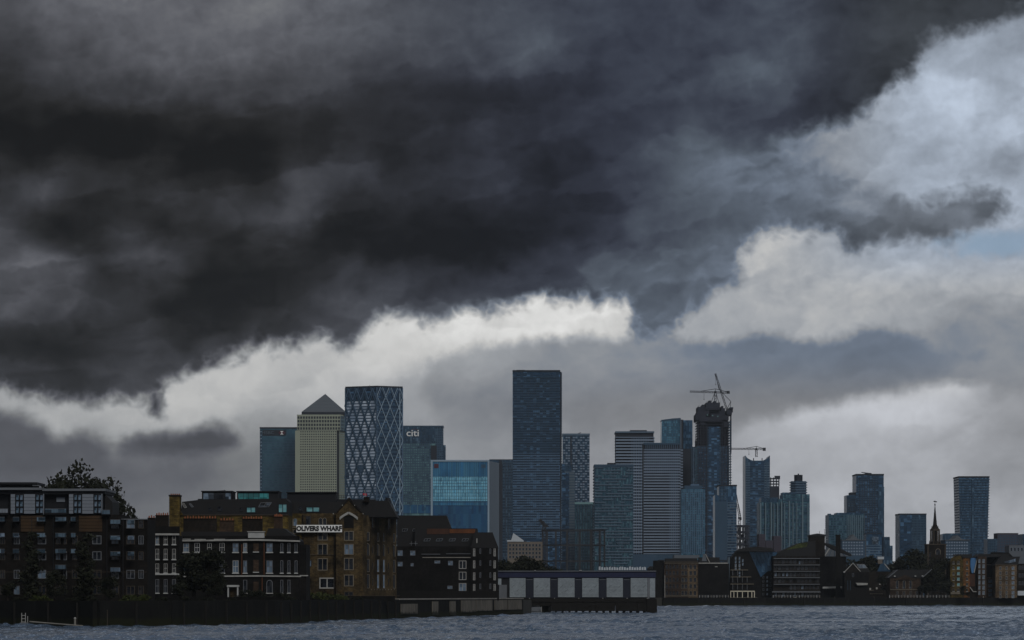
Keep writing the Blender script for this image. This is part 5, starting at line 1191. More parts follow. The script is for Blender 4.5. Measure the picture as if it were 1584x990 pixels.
for x in (621, 637): skylight(w, [(x + 1, 817.6), (x + 9, 817.3), (x + 7.5, 821), (x, 821.3)], 4.9, 2, 'lead_roof')
for x in (636, 642.5): w.part('cross_bar', 'lead_roof', x - 3, x + 3, 840, 840.8, 1.9, 2.1); w.part('cross_post', 'lead_roof', x - .35, x + .35, 837, 844, 1.86, 1.95)
w.part('rail_line', 'lead_roof', 652, 681, 856.8, 857.6, -.4, -.2); w.part('rail_line', 'lead_roof', 690, 728, 856.2, 857, -.4, -.2); w.part('ledge', 'coping', 653.5, 728.5, 861.8, 863, -.35, 0)
for y in (873.5, 890.8, 908.4): w.window(715.6, y, 11.6, 12.6, 'two', 0, 'pale_stone', 'window_bright' if y > 900 else 'window_glass')
for x, wd in ((733.5, 3.4), (765.2, 3.4)):
    for y in (854.5, 873, 891.5, 909.5): w.window(x, y, wd, 12, 'grid', -.6, 'pale_stone', 'window_glass')
for x in (743, 758.5):
    for y in (852.5, 871, 889.5, 907): w.window(x, y, 2.4, 8, 'frame', -.6, 'grey_paint', 'window_glass')
for x, y, ww_, h in ((619, 855.5, 8, 8.5), (619, 872.5, 7.5, 7), (638.5, 855.5, 8, 7.5), (637.5, 873.5, 4.5, 5), (676.5, 869.3, 9, 4.5), (696.8, 871, 7.5, 7), (696, 908.5, 8, 5)): w.window(x, y, ww_, h, 'two', 0, 'grey_paint', 'window_bright')
w.part('flue', 'pale_stone', 737, 738.5, 833, 840, -1.0, -.82); w.part('base_wall', 'soot_render', 612, 772, 914, None, -1.4, 0)

# ------------------------------------------------------------------ pier shed
p = B('pier_shed', 'long navy pier shed with pale ribbed shutters standing over the water', 'pier building', 895, 945, base=-1)
p.part('rear_wall', 'dark_steel', 770, 1013.5, 893, 926, .6, 12); p.part('fascia', 'navy_fascia', 770, 1014.5, 884.2, 893.2, 0, 12.5); p.part('roof_edge', 'lead_roof', 769, 1015, 882.8, 884.1, -.4, 13)
PANELS = [(788.3, 813), (825.5, 851), (863, 888.8), (900.5, 926), (938.3, 963.6), (975.5, 1001.5)]
for x0, x1 in PANELS:
    sh_ = p.part('shutter', 'ribbed_panel', x0, x1, 894.2, 924, .25, .6); n_ = 14
    for i in range(n_): MB().box(p.X(x0 + .3), p.X(x1 - .3), .16, .25, p.Z(923.6 - i * 2.1), p.Z(922.5 - i * 2.1)).build('slat', 'ribbed_panel', sh_)
    for i in range(3):
        xx = x0 + (x1 - x0) * (.2 + .3 * i); MB().bar((p.X(xx - 1.6), .14, p.Z(909 + (i % 2) * 6)), (p.X(xx + 2.6), .14, p.Z(905 + (i % 2) * 6)), .1).build('stain_strip', 'grey_paint', sh_)
for (a0, a1), (b0, b1) in zip(PANELS[:-1], PANELS[1:]):
    p.part('door', 'door_navy', a1 + .6, b0 - .6, 895, 925, .4, .6); p.part('door_rail', 'grey_paint', a1 + 1.2, b0 - 1.2, 896.2, 896.9, .34, .4)
p.part('end_shutter', 'ribbed_panel', 1005, 1013.5, 894.2, 924, .3, .6); p.part('corner_post', 'grey_paint', 1001.8, 1004.6, 894, 926, .1, .6)
p.part('side_hut', 'ribbed_panel', 769.5, 775.5, 895, 904.5, .1, .6); p.part('side_hut', 'lead_roof', 772, 784, 904.6, 925, -.2, .5); p.part('wall_lamp', 'white_paint', 826.5, 829, 882.0, 882.7, -.6, 0); p.part('wall_lamp', 'white_paint', 896, 900, 881.8, 882.7, -.6, 0)
pd = B('pier', 'dark timber pier deck on piles carrying the navy shed', 'pier', 900, 944, base=-1)
pd.part('deck', 'timber_dark', 770, 1015, 926.2, 931, -2.5, 14); pd.part('edge_beam', 'timber_dark', 770, 1014, 931.1, 937, -2.2, -1.4)
for x in [806 + i * 10.6 for i in range(20)]:
    if 817 < x < 835: continue
    for d_ in (-1.8, 4, 11): pd.part('pile', 'timber_dark', x, x + 2.2, 931.1, 956, d_, d_ + .5)
pd.part('pile_wall', 'quay_dark', 835, 852, 931.2, 952, 0, 12); pd.part('pile_wall', 'quay_dark', 798, 816, 931.2, 952, 0, 12)
for x0, x1 in ((852.5, 891), (891.5, 921), (921.5, 951), (951.5, 985), (985.5, 1014)): pd.part('fender_board', 'timber_dark', x0, x1, 932, 945.2, -2.6, -2.3)
pd.poly('prow_fender', 'timber_dark', [(1000, 926), (1015, 926), (1016, 949), (1000, 949)], -2.9, 2)
for x in (818.5, 857, 894.5, 931.5, 969, 1000): pd.part('bollard_lamp', 'pale_stone', x, x + 1.3, 924.9, 926.1, -2.3, -2.0)
dg_ = B('landing_board', 'pale boarded floating stage showing under the pier deck', 'landing stage', 827, 940, base=-.4)
dg_.part('board', 'lead_roof', 817.5, 836.8, 939, 945.4, 1, 1.4); dg_.part('board', 'lead_roof', 817.5, 837.4, 946.2, 949, -.4, 1.2); dg_.part('post', 'pale_stone', 836.9, 837.8, 938.5, 950, -.3, 0)
tag(p.root, p.root['label'], 'pier building')

# ------------------------------------------------------------------ behind the pier: stone house, gasholder frame, trees
s = B('stone_house', 'brownish terrace block with white triangular gable in front of tallest tower', 'building', 812, 1750)
s.part('body', 'brown_far', 785, 839, 838, None, 0, 16); s.poly('white_gable', 'white_tarp', [(790, 838), (794, 824.5), (810, 836), (810, 838)], -.4, 3); s.part('parapet', 'white_tarp', 784.5, 806, 835.4, 837.8, -.5, 16)
for r_ in range(4):
    for c_ in range(10): s.window(789 + c_ * 5.1, 843.5 + r_ * 6, 2.8, 3.6, 'frame', 0, 'balcony_soft', 'window_glass')
gh = B('gasholder_frame', 'open black gasholder guide frame of columns and rings before the towers', 'gasholder', 887, 2300)
for i in range(16):
    a_ = math.pi * 2 * (i + .5) / 16; R_ = 49 * gh.k; x, y = R_ * math.cos(a_), R_ * math.sin(a_) * 1.0
    MB().bar((x, y, 0), (x, y, gh.Z(819.5)), .85).build('column', 'crane_steel', gh.root)
for yy in (820.5, 843.5, 868):
    rg = MB(); z = gh.Z(yy)
    for i in range(32):
        a0, a1 = math.pi * 2 * i / 32, math.pi * 2 * (i + 1) / 32; rg.bar((R_ * math.cos(a0), R_ * math.sin(a0), z), (R_ * math.cos(a1), R_ * math.sin(a1), z), .7)
    rg.build('guide_ring', 'crane_steel', gh.root)
for px in (838.5, 841.5, 928, 934): gh.part('lattice_post', 'crane_steel', px - .35, px + .35, 815 if px < 845 else 821, None, -2, -1.2)
crane('small luffing crane rising beside the gasholder frame', 1900, 842, 812, 880, (842, 813), (834.5, 803.5), ([((834.5, 804), (841, 807)), ((841, 807), (846, 813))], (843, 847.5, 812, 815.5), (834.8, 805, 812)), LAND, w=1.6)
ws = B('greenhouse_row', 'low row of whitewashed sheds behind the pier roof', 'shed', 962, 1450); ws.part('body', 'mid_band', 925, 1001, 877.5, None, 0, 8)
for i in range(19): ws.poly('white_panel', 'white_tarp', [(926 + i * 3.9, 881.8), (926.3 + i * 3.9, 876.6 + (i * 7 % 3) * .7), (928.9 + i * 3.9, 876.2 + (i * 5 % 4) * .7), (929 + i * 3.9, 881.8)], -.3, .1)
for i, (px, D_, top, kd, sd_) in enumerate(((772, 1010, 862, 'round', 21), (784, 1060, 866, 'round', 22), (797, 1040, 860, 'round', 23), (812, 1080, 857, 'round', 21), (824, 1050, 861, 'round', 22), (838, 1090, 869, 'round', 23), (851, 1070, 874, 'round', 21), (864, 1100, 876, 'round', 22))):
    tree(kd, px, D_, top, 'dark tree behind the pier shed, ' + ('leftmost, against the black warehouse', 'second from the black warehouse', 'third from the left, below the white gable', 'highest of its clump, below the brown stone house', 'just right of the highest one', 'at the right corner of the brown stone house', 'second lowest, below the gasholder crane', 'lowest and rightmost of its clump')[i], 'trees behind the pier shed', sd_, 1.25)

# ------------------------------------------------------------------ far bank, left to right
D = 1660
a = B('brick_warehouse', 'brown brick warehouse with rows of pale-framed openings right of the pier', 'warehouse', 1053, D)
a.part('wall', 'brown_brick', 1027.5, 1080, 870, None, 0, 14); a.part('annex', 'black_brick', 1012, 1027.5, 867, None, 2, 14); a.part('parapet', 'brown_trim', 1027, 1080.4, 868.6, 870, -.4, 14); a.part('roof', 'slate_roof', 1030, 1079, 863.8, 868.5, 2, 13)
a.part('tan_bay', 'tan_brick', 1064, 1079, 878, None, -.15, 0)
for r_, y in enumerate((877, 886.5, 897, 907, 917.5)):
    for x in (1031.5, 1037, 1042.5, 1048, 1056, 1061, 1068.5, 1075): a.window(x, y, 4.4 if x > 1055 else 3.4, 7.0, 'frame', -.15 if x > 1064 else 0, 'stone_trim' if x > 1055 else 'brown_trim', 'window_glass')
for i in range(26): a.part('cornice_block', 'stone_trim', 1028.5 + i * 2, 1029.5 + i * 2, 870.6, 871.9, -.4, 0)
a.part('drainpipe', 'pale_stone', 1028, 1028.8, 890, 926, -.4, -.1); a.part('balcony_rail', 'stone_trim', 1029, 1078, 921.5, 922.4, -.5, -.3)
b = B('brick_warehouse', 'blank black warehouse with thin white parapet line on the far bank', 'warehouse', 1104, D)
b.part('wall', 'black_brick', 1080.3, 1128, 872, None, .5, 14); b.part('parapet', 'pale_stone', 1080.5, 1126, 870.3, 871.9, .2, 14); b.part('roof_room', 'slate_roof', 1082, 1114, 862, 870.2, 4, 12)
b.poly('skylight_gable', 'gable_grey', [(1086, 868), (1088.5, 857), (1091, 857), (1094, 868)], 3.4, 5); b.poly('gable_bar', 'pale_stone', [(1091.5, 857), (1092.6, 857), (1099, 870), (1097.9, 870)], 3.2, 3.6)
b.part('wall_light', 'pale_stone', 1106, 1110, 876, 877.2, .3, .5)
for x in (1088, 1094, 1104): b.window(x, 923.5, 3.4, 4, 'two', .5, 'grey_paint', 'window_glass')
tower('low_block', 'pale lilac stair block between black warehouse and balcony building', 1126.5, 1133, 862, 1720, 'panel_grey', 8, 'building')
c = B('balcony_building', 'raked riverside block with white balcony lines and cream boat-like base', 'apartment building', 1147, D)
c.poly('body', 'black_brick', [(1129, 960), (1132, 862), (1140, 852), (1158, 852), (1177, 895), (1178, 960)], 0, 14); c.poly('curved_roof', 'slate_roof', [(1139, 853), (1146, 848), (1170, 845.5), (1194, 848), (1198, 853)], -1, 15)
for x, y0, n_ in ((1138, 863.5, 4), (1144, 863.5, 6), (1149, 867, 2)):
    for i in range(n_): c.window(x, y0 + i * 5.6, 2.6, 4.6, 'frame', 0, 'white_paint' if x < 1146 else 'grey_paint', 'window_bright')
for y, x1 in ((881.2, 1157), (892, 1162), (903, 1166)):
    sl = c.part('balcony', 'stone_trim', 1129.5, x1, y, y + .9, -1.2, .1)
    for i in range(int((x1 - 1133) / 7)): MB().box(c.X(1133 + i * 7.4), c.X(1133.6 + i * 7.4), -1.2, -1.1, c.Z(y + 9), c.Z(y + .9)).build('balcony_post', 'grey_paint', sl)
cb = c.part('cream_rail', 'cream', 1129.3, 1167, 913.8, 915.4, -1.9, -1.5); MB().box(c.X(1129.3), c.X(1171), -2, -1.4, c.Z(925.6), c.Z(924.2)).build('base_rail', 'cream', cb)
for x in (1129.3, 1134.3, 1139.7, 1147.5, 1156, 1162, 1166): MB().box(c.X(x), c.X(x + 1.2), -1.85, -1.5, c.Z(924.1), c.Z(915.5)).build('rail_post', 'cream', cb)
e_ = B('glass_roof_hall', 'dark building with big blue sloping glass roof on the far bank', 'building', 1180, 1668)
e_.poly('blue_roof', 'blue_roof' if 'blue_roof' in MATS else 'tower_blue', [(1159, 853.5), (1202, 854), (1202, 880), (1187, 884), (1177, 893)], .5, 10); e_.part('wall', 'black_brick', 1178, 1197, 884, None, 1, 12)
for i in range(5): e_.poly('glazing_bar', 'mid_band', [(1166 + i * 7, 853.8), (1166.6 + i * 7, 853.8), (1183 + i * 4, 884), (1182.4 + i * 4, 884)], .3, .5)
for x in (1181, 1187, 1192.5):
    for y in (893, 899, 905.5, 912, 919): e_.window(x, y, 2.6, 3.6, 'frame', 1, 'grey_paint', 'window_bright' if x == 1187 else 'window_glass')
h_ = B('balcony_building', 'six-storey dark flats with continuous balconies and sloping green roof', 'apartment building', 1232, D)
h_.part('wall', 'dark_brick', 1196, 1268, 860, None, 0, 16); h_.poly('sloping_roof', 'slate_roof', [(1200, 861), (1206, 853.5), (1236, 840), (1262, 836), (1262, 861)], 1, 14)
h_.poly('moss_patch', 'leaf_green', [(1214, 851), (1236, 841), (1250, 839), (1248, 846)], .85, 1.0); h_.part('stair_head', 'dark_brick', 1253, 1277, 829, 861, 3, 11); h_.poly('stair_head_roof', 'slate_roof', [(1251.5, 829.5), (1253, 827), (1265, 825), (1277.5, 826.5), (1278, 829.5)], 2.5, 11.5)
h_.poly('right_roof', 'slate_roof', [(1277, 842), (1277, 839.5), (1290, 843), (1318, 857), (1318, 860), (1290, 850)], 2, 10)
for x in (1269, 1276.6): h_.part('aerial', 'crane_steel', x, x + .5, 818 if x > 1270 else 821, 826, 5, 5.2)
for x0, x1, y in ((1277.8, 1281, 830), (1277.8, 1281.5, 834)): h_.part('aerial_arm', 'pale_stone', x0, x1, y, y + .6, 5, 5.2)
for y in (863.4, 873.4, 883.2, 893, 903.2):
    sl = h_.part('balcony', 'lead_roof', 1196.5, 1268, y, y + 1.1, -1.5, .05)
    for i in range(13): MB().box(h_.X(1197 + i * 5.8), h_.X(1197.5 + i * 5.8), -1.4, -1.3, h_.Z(y), h_.Z(y - 8)).build('balcony_post', 'dark_steel', sl)
sl = h_.part('balcony', 'lead_roof', 1194, 1268.5, 914.4, 915.4, -2, .05)
for i in range(34): MB().box(h_.X(1194.5 + i * 2.2), h_.X(1195.8 + i * 2.2), -1.95, -1.9, h_.Z(917), h_.Z(915.4)).build('rail_panel', 'grey_paint', sl)
for r_ in range(6):
    for c_ in range(12):
        if random.random() < .85: h_.window(1200 + c_ * 5.9, 868.6 + r_ * 10 + (1 if r_ > 4 else 0), 3.6, 6, 'two', 0, 'brown_trim' if random.random() < .6 else 'grey_paint', 'window_bright' if random.random() < .13 else 'window_glass')
h_.window(1237, 870.5, 3, 4.6, 'frame', -.2, 'white_paint', 'window_bright'); h_.window(1230, 926, 2.6, 5, 'frame', -.2, 'white_paint', 'cream')
gs = B('glass_gable_hall', 'slate-blue glass gable roof tucked behind the brick chimney', 'building', 1290, 1700)
gs.poly('glass_roof', 'gable_grey', [(1266, 860.5), (1284, 846), (1296, 846.5), (1318, 860.5)], 0, 12); MB().bar((gs.X(1275.5), -.3, gs.Z(860)), (gs.X(1284.5), -.3, gs.Z(846)), .5).build('ridge_bar', 'pale_stone', gs.root)
for i in range(4): MB().bar((gs.X(1283 + i * 8), -.2, gs.Z(860)), (gs.X(1287 + i * 3.4), -.2, gs.Z(846.5)), .25).build('glazing_bar', 'mid_band', gs.root)
ch = B('brick_chimney', 'tall square brick chimney rising above the far-bank roofs', 'chimney', 1296.5, 1652)
ch.part('shaft', 'black_brick', 1293.4, 1300, 829, None, 0, 2.2); ch.part('cap', 'black_brick', 1292.9, 1300.5, 827, 828.9, -.2, 2.4)
k = B('riverside_shed', 'black windowless riverside block with white awning over its terrace', 'building', 1288, 1664)
k.part('wall', 'black_brick', 1268.6, 1309, 861, None, .4, 14); aw = k.poly('awning', 'white_paint', [(1272, 907.6), (1306, 906.8), (1306.5, 909.6), (1272, 910.4)], -3, .4)
for i in range(9): MB().box(k.X(1273.5 + i * 3.9), k.X(1274.1 + i * 3.9), -3.1, -3.0, k.Z(911.6), k.Z(910)).build('awning_fringe', 'grey_paint', aw)
for x in (1272, 1283, 1294, 1305): k.part('awning_post', 'dark_steel', x, x + .5, 910, None, -2.9, -2.7)
l = B('gabled_house', 'small dark gabled house with white bargeboard and glazed roof panel', 'house', 1325, 1640)
l.part('wall', 'black_brick', 1306.5, 1344, 885, None, 0, 12); l.poly('gable', 'dark_brick', [(1306.5, 885.2), (1319.5, 871.5), (1331, 885.2)], 0, 2); l.poly('roof', 'slate_roof', [(1319.5, 871.6), (1338, 871.6), (1346, 885), (1331, 885)], .3, 12)
for a0, a1 in (((1306, 885), (1319.4, 871)), ((1319.4, 871), (1331, 884))): MB().bar((l.X(a0[0]), -.3, l.Z(a0[1])), (l.X(a1[0]), -.3, l.Z(a1[1])), .35).build('bargeboard', 'pale_stone', l.root)
skylight(l, [(1325.5, 873.2), (1337, 873.2), (1341.5, 878.6), (1329, 878.8)], .1, 6, 'white_paint', 'window_bright'); l.part('eaves_light', 'white_paint', 1304.6, 1307, 884, 885.6, -.6, 0); l.window(1319.5, 889.5, 3, 6, 'frame', 0, 'grey_paint', 'window_glass')
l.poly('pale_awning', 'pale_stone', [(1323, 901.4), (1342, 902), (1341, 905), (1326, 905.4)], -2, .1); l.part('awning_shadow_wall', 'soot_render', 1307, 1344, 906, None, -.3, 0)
for x in (1311, 1315): l.part('door_jamb', 'mid_band', x, x + .6, 898, 913, -.5, -.35)
for x, y in ((1349.5, 910.5), (1353, 910.5)): pass
n1 = B('gabled_house', 'small blue-grey gabled roof and white dormer among the trees', 'house', 1362, 1690)
n1.part('wall', 'dark_brick', 1343, 1378, 884, None, 0, 10); n1.poly('roof', 'tower_slate', [(1357, 884), (1362, 872), (1370, 871), (1377, 882), (1377, 884)], -.2, 10); n1.part('dormer', 'white_tarp', 1358.5, 1368.5, 861, 865, 3, 6); n1.part('dormer_base', 'brown_far', 1359, 1366, 865.1, 872, 3, 6)
MB().bar((n1.X(1368), -.4, n1.Z(872)), (n1.X(1375.5), -.4, n1.Z(881)), .4).build('bargeboard', 'pale_stone', n1.root)
for x, y in ((1346, 911), (1356, 910), (1361, 903), (1368, 904)): n1.window(x, y, 3, 3.4, 'bare', -.5, 'cream', 'pale_stone')
n1.part('terrace_rail', 'stone_trim', 1344, 1364, 918, 919, -5, -4.8); n1.poly('sloped_rail', 'stone_trim', [(1326, 915.6), (1350, 912.4), (1350, 913.2), (1326, 916.4)], -5.2, -5)
q = B('gabled_house', 'pale brown riverside house with hipped roof and three tall arched openings', 'house', 1400, 1630)
q.part('wall', 'brown_brick', 1376.5, 1424, 893, None, 0, 14); q.poly('roof', 'slate_roof', [(1373.5, 893.5), (1388, 881.5), (1439, 881), (1428, 893.5)], -.5, 14); q.poly('centre_gable', 'brown_brick', [(1383, 897), (1400, 889), (1416, 897)], -.6, .2)
for a0, a1 in (((1373.5, 893.5), (1388, 881.5)), ((1427, 893), (1441, 880.5))): MB().bar((q.X(a0[0]), -.8, q.Z(a0[1])), (q.X(a1[0]), -.8, q.Z(a1[1])), .35).build('bargeboard', 'lead_roof', q.root)
for x in (1388, 1398.5, 1408.5): q.window(x, 904, 4.6, 13, 'arch', 0, 'stone_trim', 'window_glass')
for x in (1388, 1398.5, 1408.5, 1418): q.window(x, 917.5, 4.2, 6.5, 'two', 0, 'stone_trim', 'window_glass')
q.part('sill_course', 'stone_trim', 1377, 1424, 911.5, 912.3, -.3, 0)
for x, y in ((1382.5, 890.6), (1414.5, 890.4), (1425.5, 890.2)): q.part('eaves_lamp', 'white_paint', x, x + 2.4, y, y + 1.4, -1.1, -.5)

# church
chh = B('church', 'dark stone church tower with tall slender spire and weathervane', 'church', 1448, 1720)
chh.part('tower', 'dark_brick', 1434, 1463.5, 843, None, 0, 10.2); chh.part('cornice', 'brown_trim', 1433.2, 1464.3, 841.4, 843, -.4, 10.6)
for x in (1434.4, 1461): chh.part('corner_quoin', 'brown_trim', x, x + 2.2, 843.2, None, -.15, 0)
chh.window(1451, 853, 8, 9, 'arch', 0, 'stone_trim', 'window_glass', name='belfry_opening'); 
for y in (858, 869): chh.window(1439, y, 3, 8, 'arch', 0, 'brown_trim', 'window_glass')
cxx = chh.X(1448.2); cyy = 5.1
def och(r_): return [(cxx + r_ * math.cos(math.pi / 4 * (i + .5)), cyy + r_ * math.sin(math.pi / 4 * (i + .5))) for i in range(8)]
kk = chh.k
MB().prism(och(9.5 * kk), chh.Z(841.4), chh.Z(837.5), och(8.4 * kk)).build('lantern_base', 'dark_brick', chh.root); MB().prism(och(4.8 * kk), chh.Z(837.5), chh.Z(821)).build('lantern_core', 'dark_brick', chh.root)
for i in range(8):
    a_ = math.pi / 4 * (i + .5); MB().cyl(cxx + 6.9 * kk * math.cos(a_), cyy + 6.9 * kk * math.sin(a_), chh.Z(837.5), chh.Z(820.8), .42, .36, 7).build('lantern_column', 'brown_trim', chh.root)
    MB().cyl(cxx + 8.6 * kk * math.cos(a_), cyy + 8.6 * kk * math.sin(a_), chh.Z(841.4), chh.Z(836), .35, .1, 6).build('urn', 'brown_trim', chh.root)
MB().prism(och(8 * kk), chh.Z(820.8), chh.Z(818.4), och(8.2 * kk)).build('lantern_cornice', 'brown_trim', chh.root); MB().prism(och(7 * kk), chh.Z(818.4), chh.Z(815), och(5 * kk)).build('spire_plinth', 'dark_brick', chh.root)
for i in range(4):
    a_ = math.pi / 2 * i + math.pi / 4; MB().cyl(cxx + 6 * kk * math.cos(a_), cyy + 6 * kk * math.sin(a_), chh.Z(818.4), chh.Z(813), .35, .08, 6).build('pinnacle', 'brown_trim', chh.root)
MB().prism(och(4.6 * kk), chh.Z(815), chh.Z(811.5), och(3.3 * kk)).build('spire_foot', 'dark_brick', chh.root); MB().prism(och(3.2 * kk), chh.Z(811.5), chh.Z(783), och(.6 * kk)).build('spire', 'slate_roof', chh.root)
vn = MB().cyl(cxx, cyy, chh.Z(783), chh.Z(774), .14, .1, 6).build('vane_rod', 'crane_steel', chh.root); MB().cyl(cxx, cyy, chh.Z(781.5), chh.Z(779.6), .35, .35, 8).build('vane_ball', 'crane_steel', vn)
MB().vprism([(cxx - 3 * kk, chh.Z(775.6)), (cxx - 1 * kk, chh.Z(774.2)), (cxx + 3.2 * kk, chh.Z(775.2)), (cxx + 3 * kk, chh.Z(776.6)), (cxx, chh.Z(776.2))], cyy - .1, cyy + .1).build('vane', 'crane_steel', vn)

# right-hand warehouses
u = B('brick_warehouse', 'warm orange-brown warehouse with twin gables beside the church', 'warehouse', 1486, 1640)
u.part('wall', 'ochre_brick', 1470, 1490, 868, None, 0, 14); u.part('orange_bay', 'orange_brick', 1490, 1500, 862, None, .2, 14)
u.poly('gable', 'ochre_brick', [(1470, 868.2), (1472, 864), (1479.5, 858.5), (1487, 860), (1490, 868.2)], 0, 3); u.poly('roof', 'slate_roof', [(1478, 860), (1480, 857.2), (1503, 857.2), (1504, 863), (1489, 863), (1486, 859)], -.3, 13)
for x in (1475, 1482.5, 1496):
    for y in (870, 878.5, 887, 895.5, 904, 912.5): u.window(x, y, 4.2 if x == 1482.5 else 3, 4.6, 'two', 0 if x < 1490 else .2, 'stone_trim', 'cyan_glass' if (x == 1482.5 and y > 876 and y < 905) else 'window_glass', 'pale_stone')
u.part('base_wall', 'stone_trim', 1470.5, 1489, 916, 919, -.3, 0)
bb = B('blue_hung_facade', 'narrow facade with bright blue sheeting and red panel beside orange warehouse', 'building', 1505, 1644)
bb.part('wall', 'dark_brick', 1500.2, 1512.5, 861, None, 0, 12); bb.poly('blue_sheet', 'blue_paint', [(1501, 863), (1510, 863), (1508, 880), (1505, 887), (1503, 886), (1501, 876)], -.3, -.05); bb.part('red_panel', 'red_paint', 1495.8, 1500, 900, 903.6, -.35, -.05); bb.part('dark_red_panel', 'rust_roof', 1496, 1508, 888, 907, -.2, -.02)
MB().bar((bb.X(1512.6), -.6, bb.Z(858)), (bb.X(1506.5), -.6, bb.Z(886)), .42).build('white_pipe', 'pale_stone', bb.root); MB().bar((bb.X(1500), -.6, bb.Z(908)), (bb.X(1505), -.6, bb.Z(915)), .4).build('white_pipe', 'pale_stone', bb.root); MB().bar((bb.X(1505), -.6, bb.Z(915.2)), (bb.X(1510.5), -.6, bb.Z(915.2)), .4).build('white_pipe', 'pale_stone', bb.root)
v = B('brick_warehouse', 'narrow dark warehouse with two columns of bright small windows', 'warehouse', 1519, 1642)
v.part('wall', 'brown_brick', 1512.6, 1526, 861, None, 0, 14); v.poly('roof', 'slate_roof', [(1510, 861.2), (1514, 857), (1560, 857), (1562, 861.2)], .3, 13)
for x in (1515, 1521.5):
    for y in (868, 876, 884.5, 893, 901, 909, 917): v.window(x, y, 3.0 if x < 1518 else 3.8, 6, 'two', 0, 'pale_stone', 'window_bright')
v2 = B('brick_warehouse', 'dark recessed warehouse front with glazed lower bay', 'warehouse', 1533, 1650)
v2.part('wall', 'black_brick', 1526.2, 1541, 862, None, 0, 12); v2.part('tan_base', 'tan_brick', 1527, 1536.5, 893, None, -.4, 0)
for y in (899, 906, 913.5, 920): v2.window(1532, y, 7, 5.6, 'grid', -.4, 'grey_paint', 'window_bright')
v2.part('ledge', 'stone_trim', 1526.2, 1541, 873, 873.8, -.2, 0)
z = B('brick_warehouse', 'tan brick warehouse with three columns of white windows near right edge', 'warehouse', 1557, 1638)
z.part('wall', 'tan_brick', 1540, 1573, 874, None, 0, 14); z.poly('roof', 'slate_roof', [(1538, 874.2), (1545, 864), (1550, 861), (1578, 861), (1575, 874.2)], .4, 14); z.part('parapet', 'brown_trim', 1539.6, 1573.3, 872.6, 873.9, -.3, .4); z.poly('back_roof', 'soot_render', [(1537, 862), (1541, 853.5), (1566, 854), (1574, 862)], 12, 18)
skylight(z, [(1553, 869.5), (1571, 864), (1571, 869), (1561, 871)], .2, 4, 'gable_grey', 'window_bright')
for x, w_ in ((1547.5, 3.4), (1557, 3.0), (1567, 4.4)):
    for y in (879, 886.5, 894, 901.5, 909, 916.5, 922.5): z.window(x, y, w_, 5.2, 'two', 0, 'pale_stone', 'window_bright' if x > 1560 else 'window_glass')
y_ = B('apartment_block', 'grey flats with white balcony cut by the right picture edge', 'apartment building', 1585, 1644)
y_.part('wall', 'dark_brick', 1573.4, 1606, 872, None, 0, 14); y_.poly('roof', 'gable_grey', [(1572, 872), (1578, 860.5), (1584, 866), (1606, 866), (1606, 872)], -.3, 14); y_.part('white_balcony', 'white_tarp', 1573.5, 1606, 914, 921, -1.6, .1)
for x in (1577.5, 1582, 1588):
    for y in (878, 890, 902): y_.window(x, y, 3.2, 6, 'two', 0, 'lead_roof', 'window_glass')
# railings and clutter along the far quay
for px0, px1, lab in ((1376, 1428, 'thin pale quay railing before the hipped riverside house'), (1196, 1268, 'thin pale quay railing below the six-storey balcony flats'), (1082, 1127, 'thin pale quay railing below the blank black warehouse'), (1434, 1468, 'thin pale quay railing below the church')):
    ra = B('quay_railing', lab, 'railing', (px0 + px1) / 2, 1612)
    n_ = int((px1 - px0) / 4.4)
    for i in range(n_ + 1):
        x = px0 + (px1 - px0) * i / n_; MB().box(ra.X(x) - .12, ra.X(x) + .12, -.1, .1, 0, 1.3).build('post', 'coping' if i % 3 else 'white_paint', ra.root)
    for z_ in (.65, 1.2): MB().box(ra.X(px0), ra.X(px1), -.05, .05, z_, z_ + .09).build('rail', 'grey_paint', ra.root)
for i, (px, lab) in enumerate(((1244, 'dark upright pile standing at the foot of the six-storey balcony flats'), (1291, 'dark upright pile below the white terrace awning'), (1352, 'dark upright pile below the small blue-grey gabled roof'), (1521, 'dark upright pile with pale top below the bright-windowed warehouse'))):
    pl_ = B('mooring_pile', lab, 'pile', px, 1600 - i, base=-1, group='mooring piles along the far quay')
    MB().cyl(0, 0, 0, 5.2, .3, .26, 8).build('shaft', 'timber_dark', pl_.root); MB().cyl(0, 0, 5.205, 5.6, .3, .12, 8).build('cap', 'pale_stone' if i == 3 else 'brown_trim', pl_.root)
# church-side and bank trees
for px, D_, top, kd, sd_, w_, lab in ((1416, 1700, 846, 'round', 21, 1.15, 'tall dark tree just left of the church tower'), (1426, 1690, 868, 'round', 22, 1.2, 'lower dark tree between the church and tall tree'), (1383, 1720, 853, 'round', 23, 1.0, 'dark round tree above the hipped riverside house'), (1455, 1650, 857, 'round', 22, .85, 'dense dark tree directly in front of the church tower'), (1444, 1640, 876, 'round', 21, 1.2, 'dark tree at the foot of the church'), (1462, 1638, 893, 'round', 23, 1.3, 'dark tree between the church and orange warehouse'), (1344, 1700, 857, 'round', 21, 1.3, 'dark tree behind the small gabled house'), (1330, 1720, 860, 'round', 22, 1.3, 'dark bushy tree right of the brick chimney'), (1372, 1675, 884, 'round', 23, 1.3, 'low dark tree beside the blue-grey gabled roof'), (1490, 1625, 905, 'round', 21, 1.1, 'small dark tree in front of the orange warehouse'), (1498, 1626, 915, 'round', 22, 1.4, 'lowest dark tree by the blue-hung facade'), (1431, 1628, 898, 'round', 23, 1.5, 'broad dark tree on the quay right of hipped house')):
    tree(kd, px, D_, top, lab, 'dark trees on the far bank', sd_, w_)

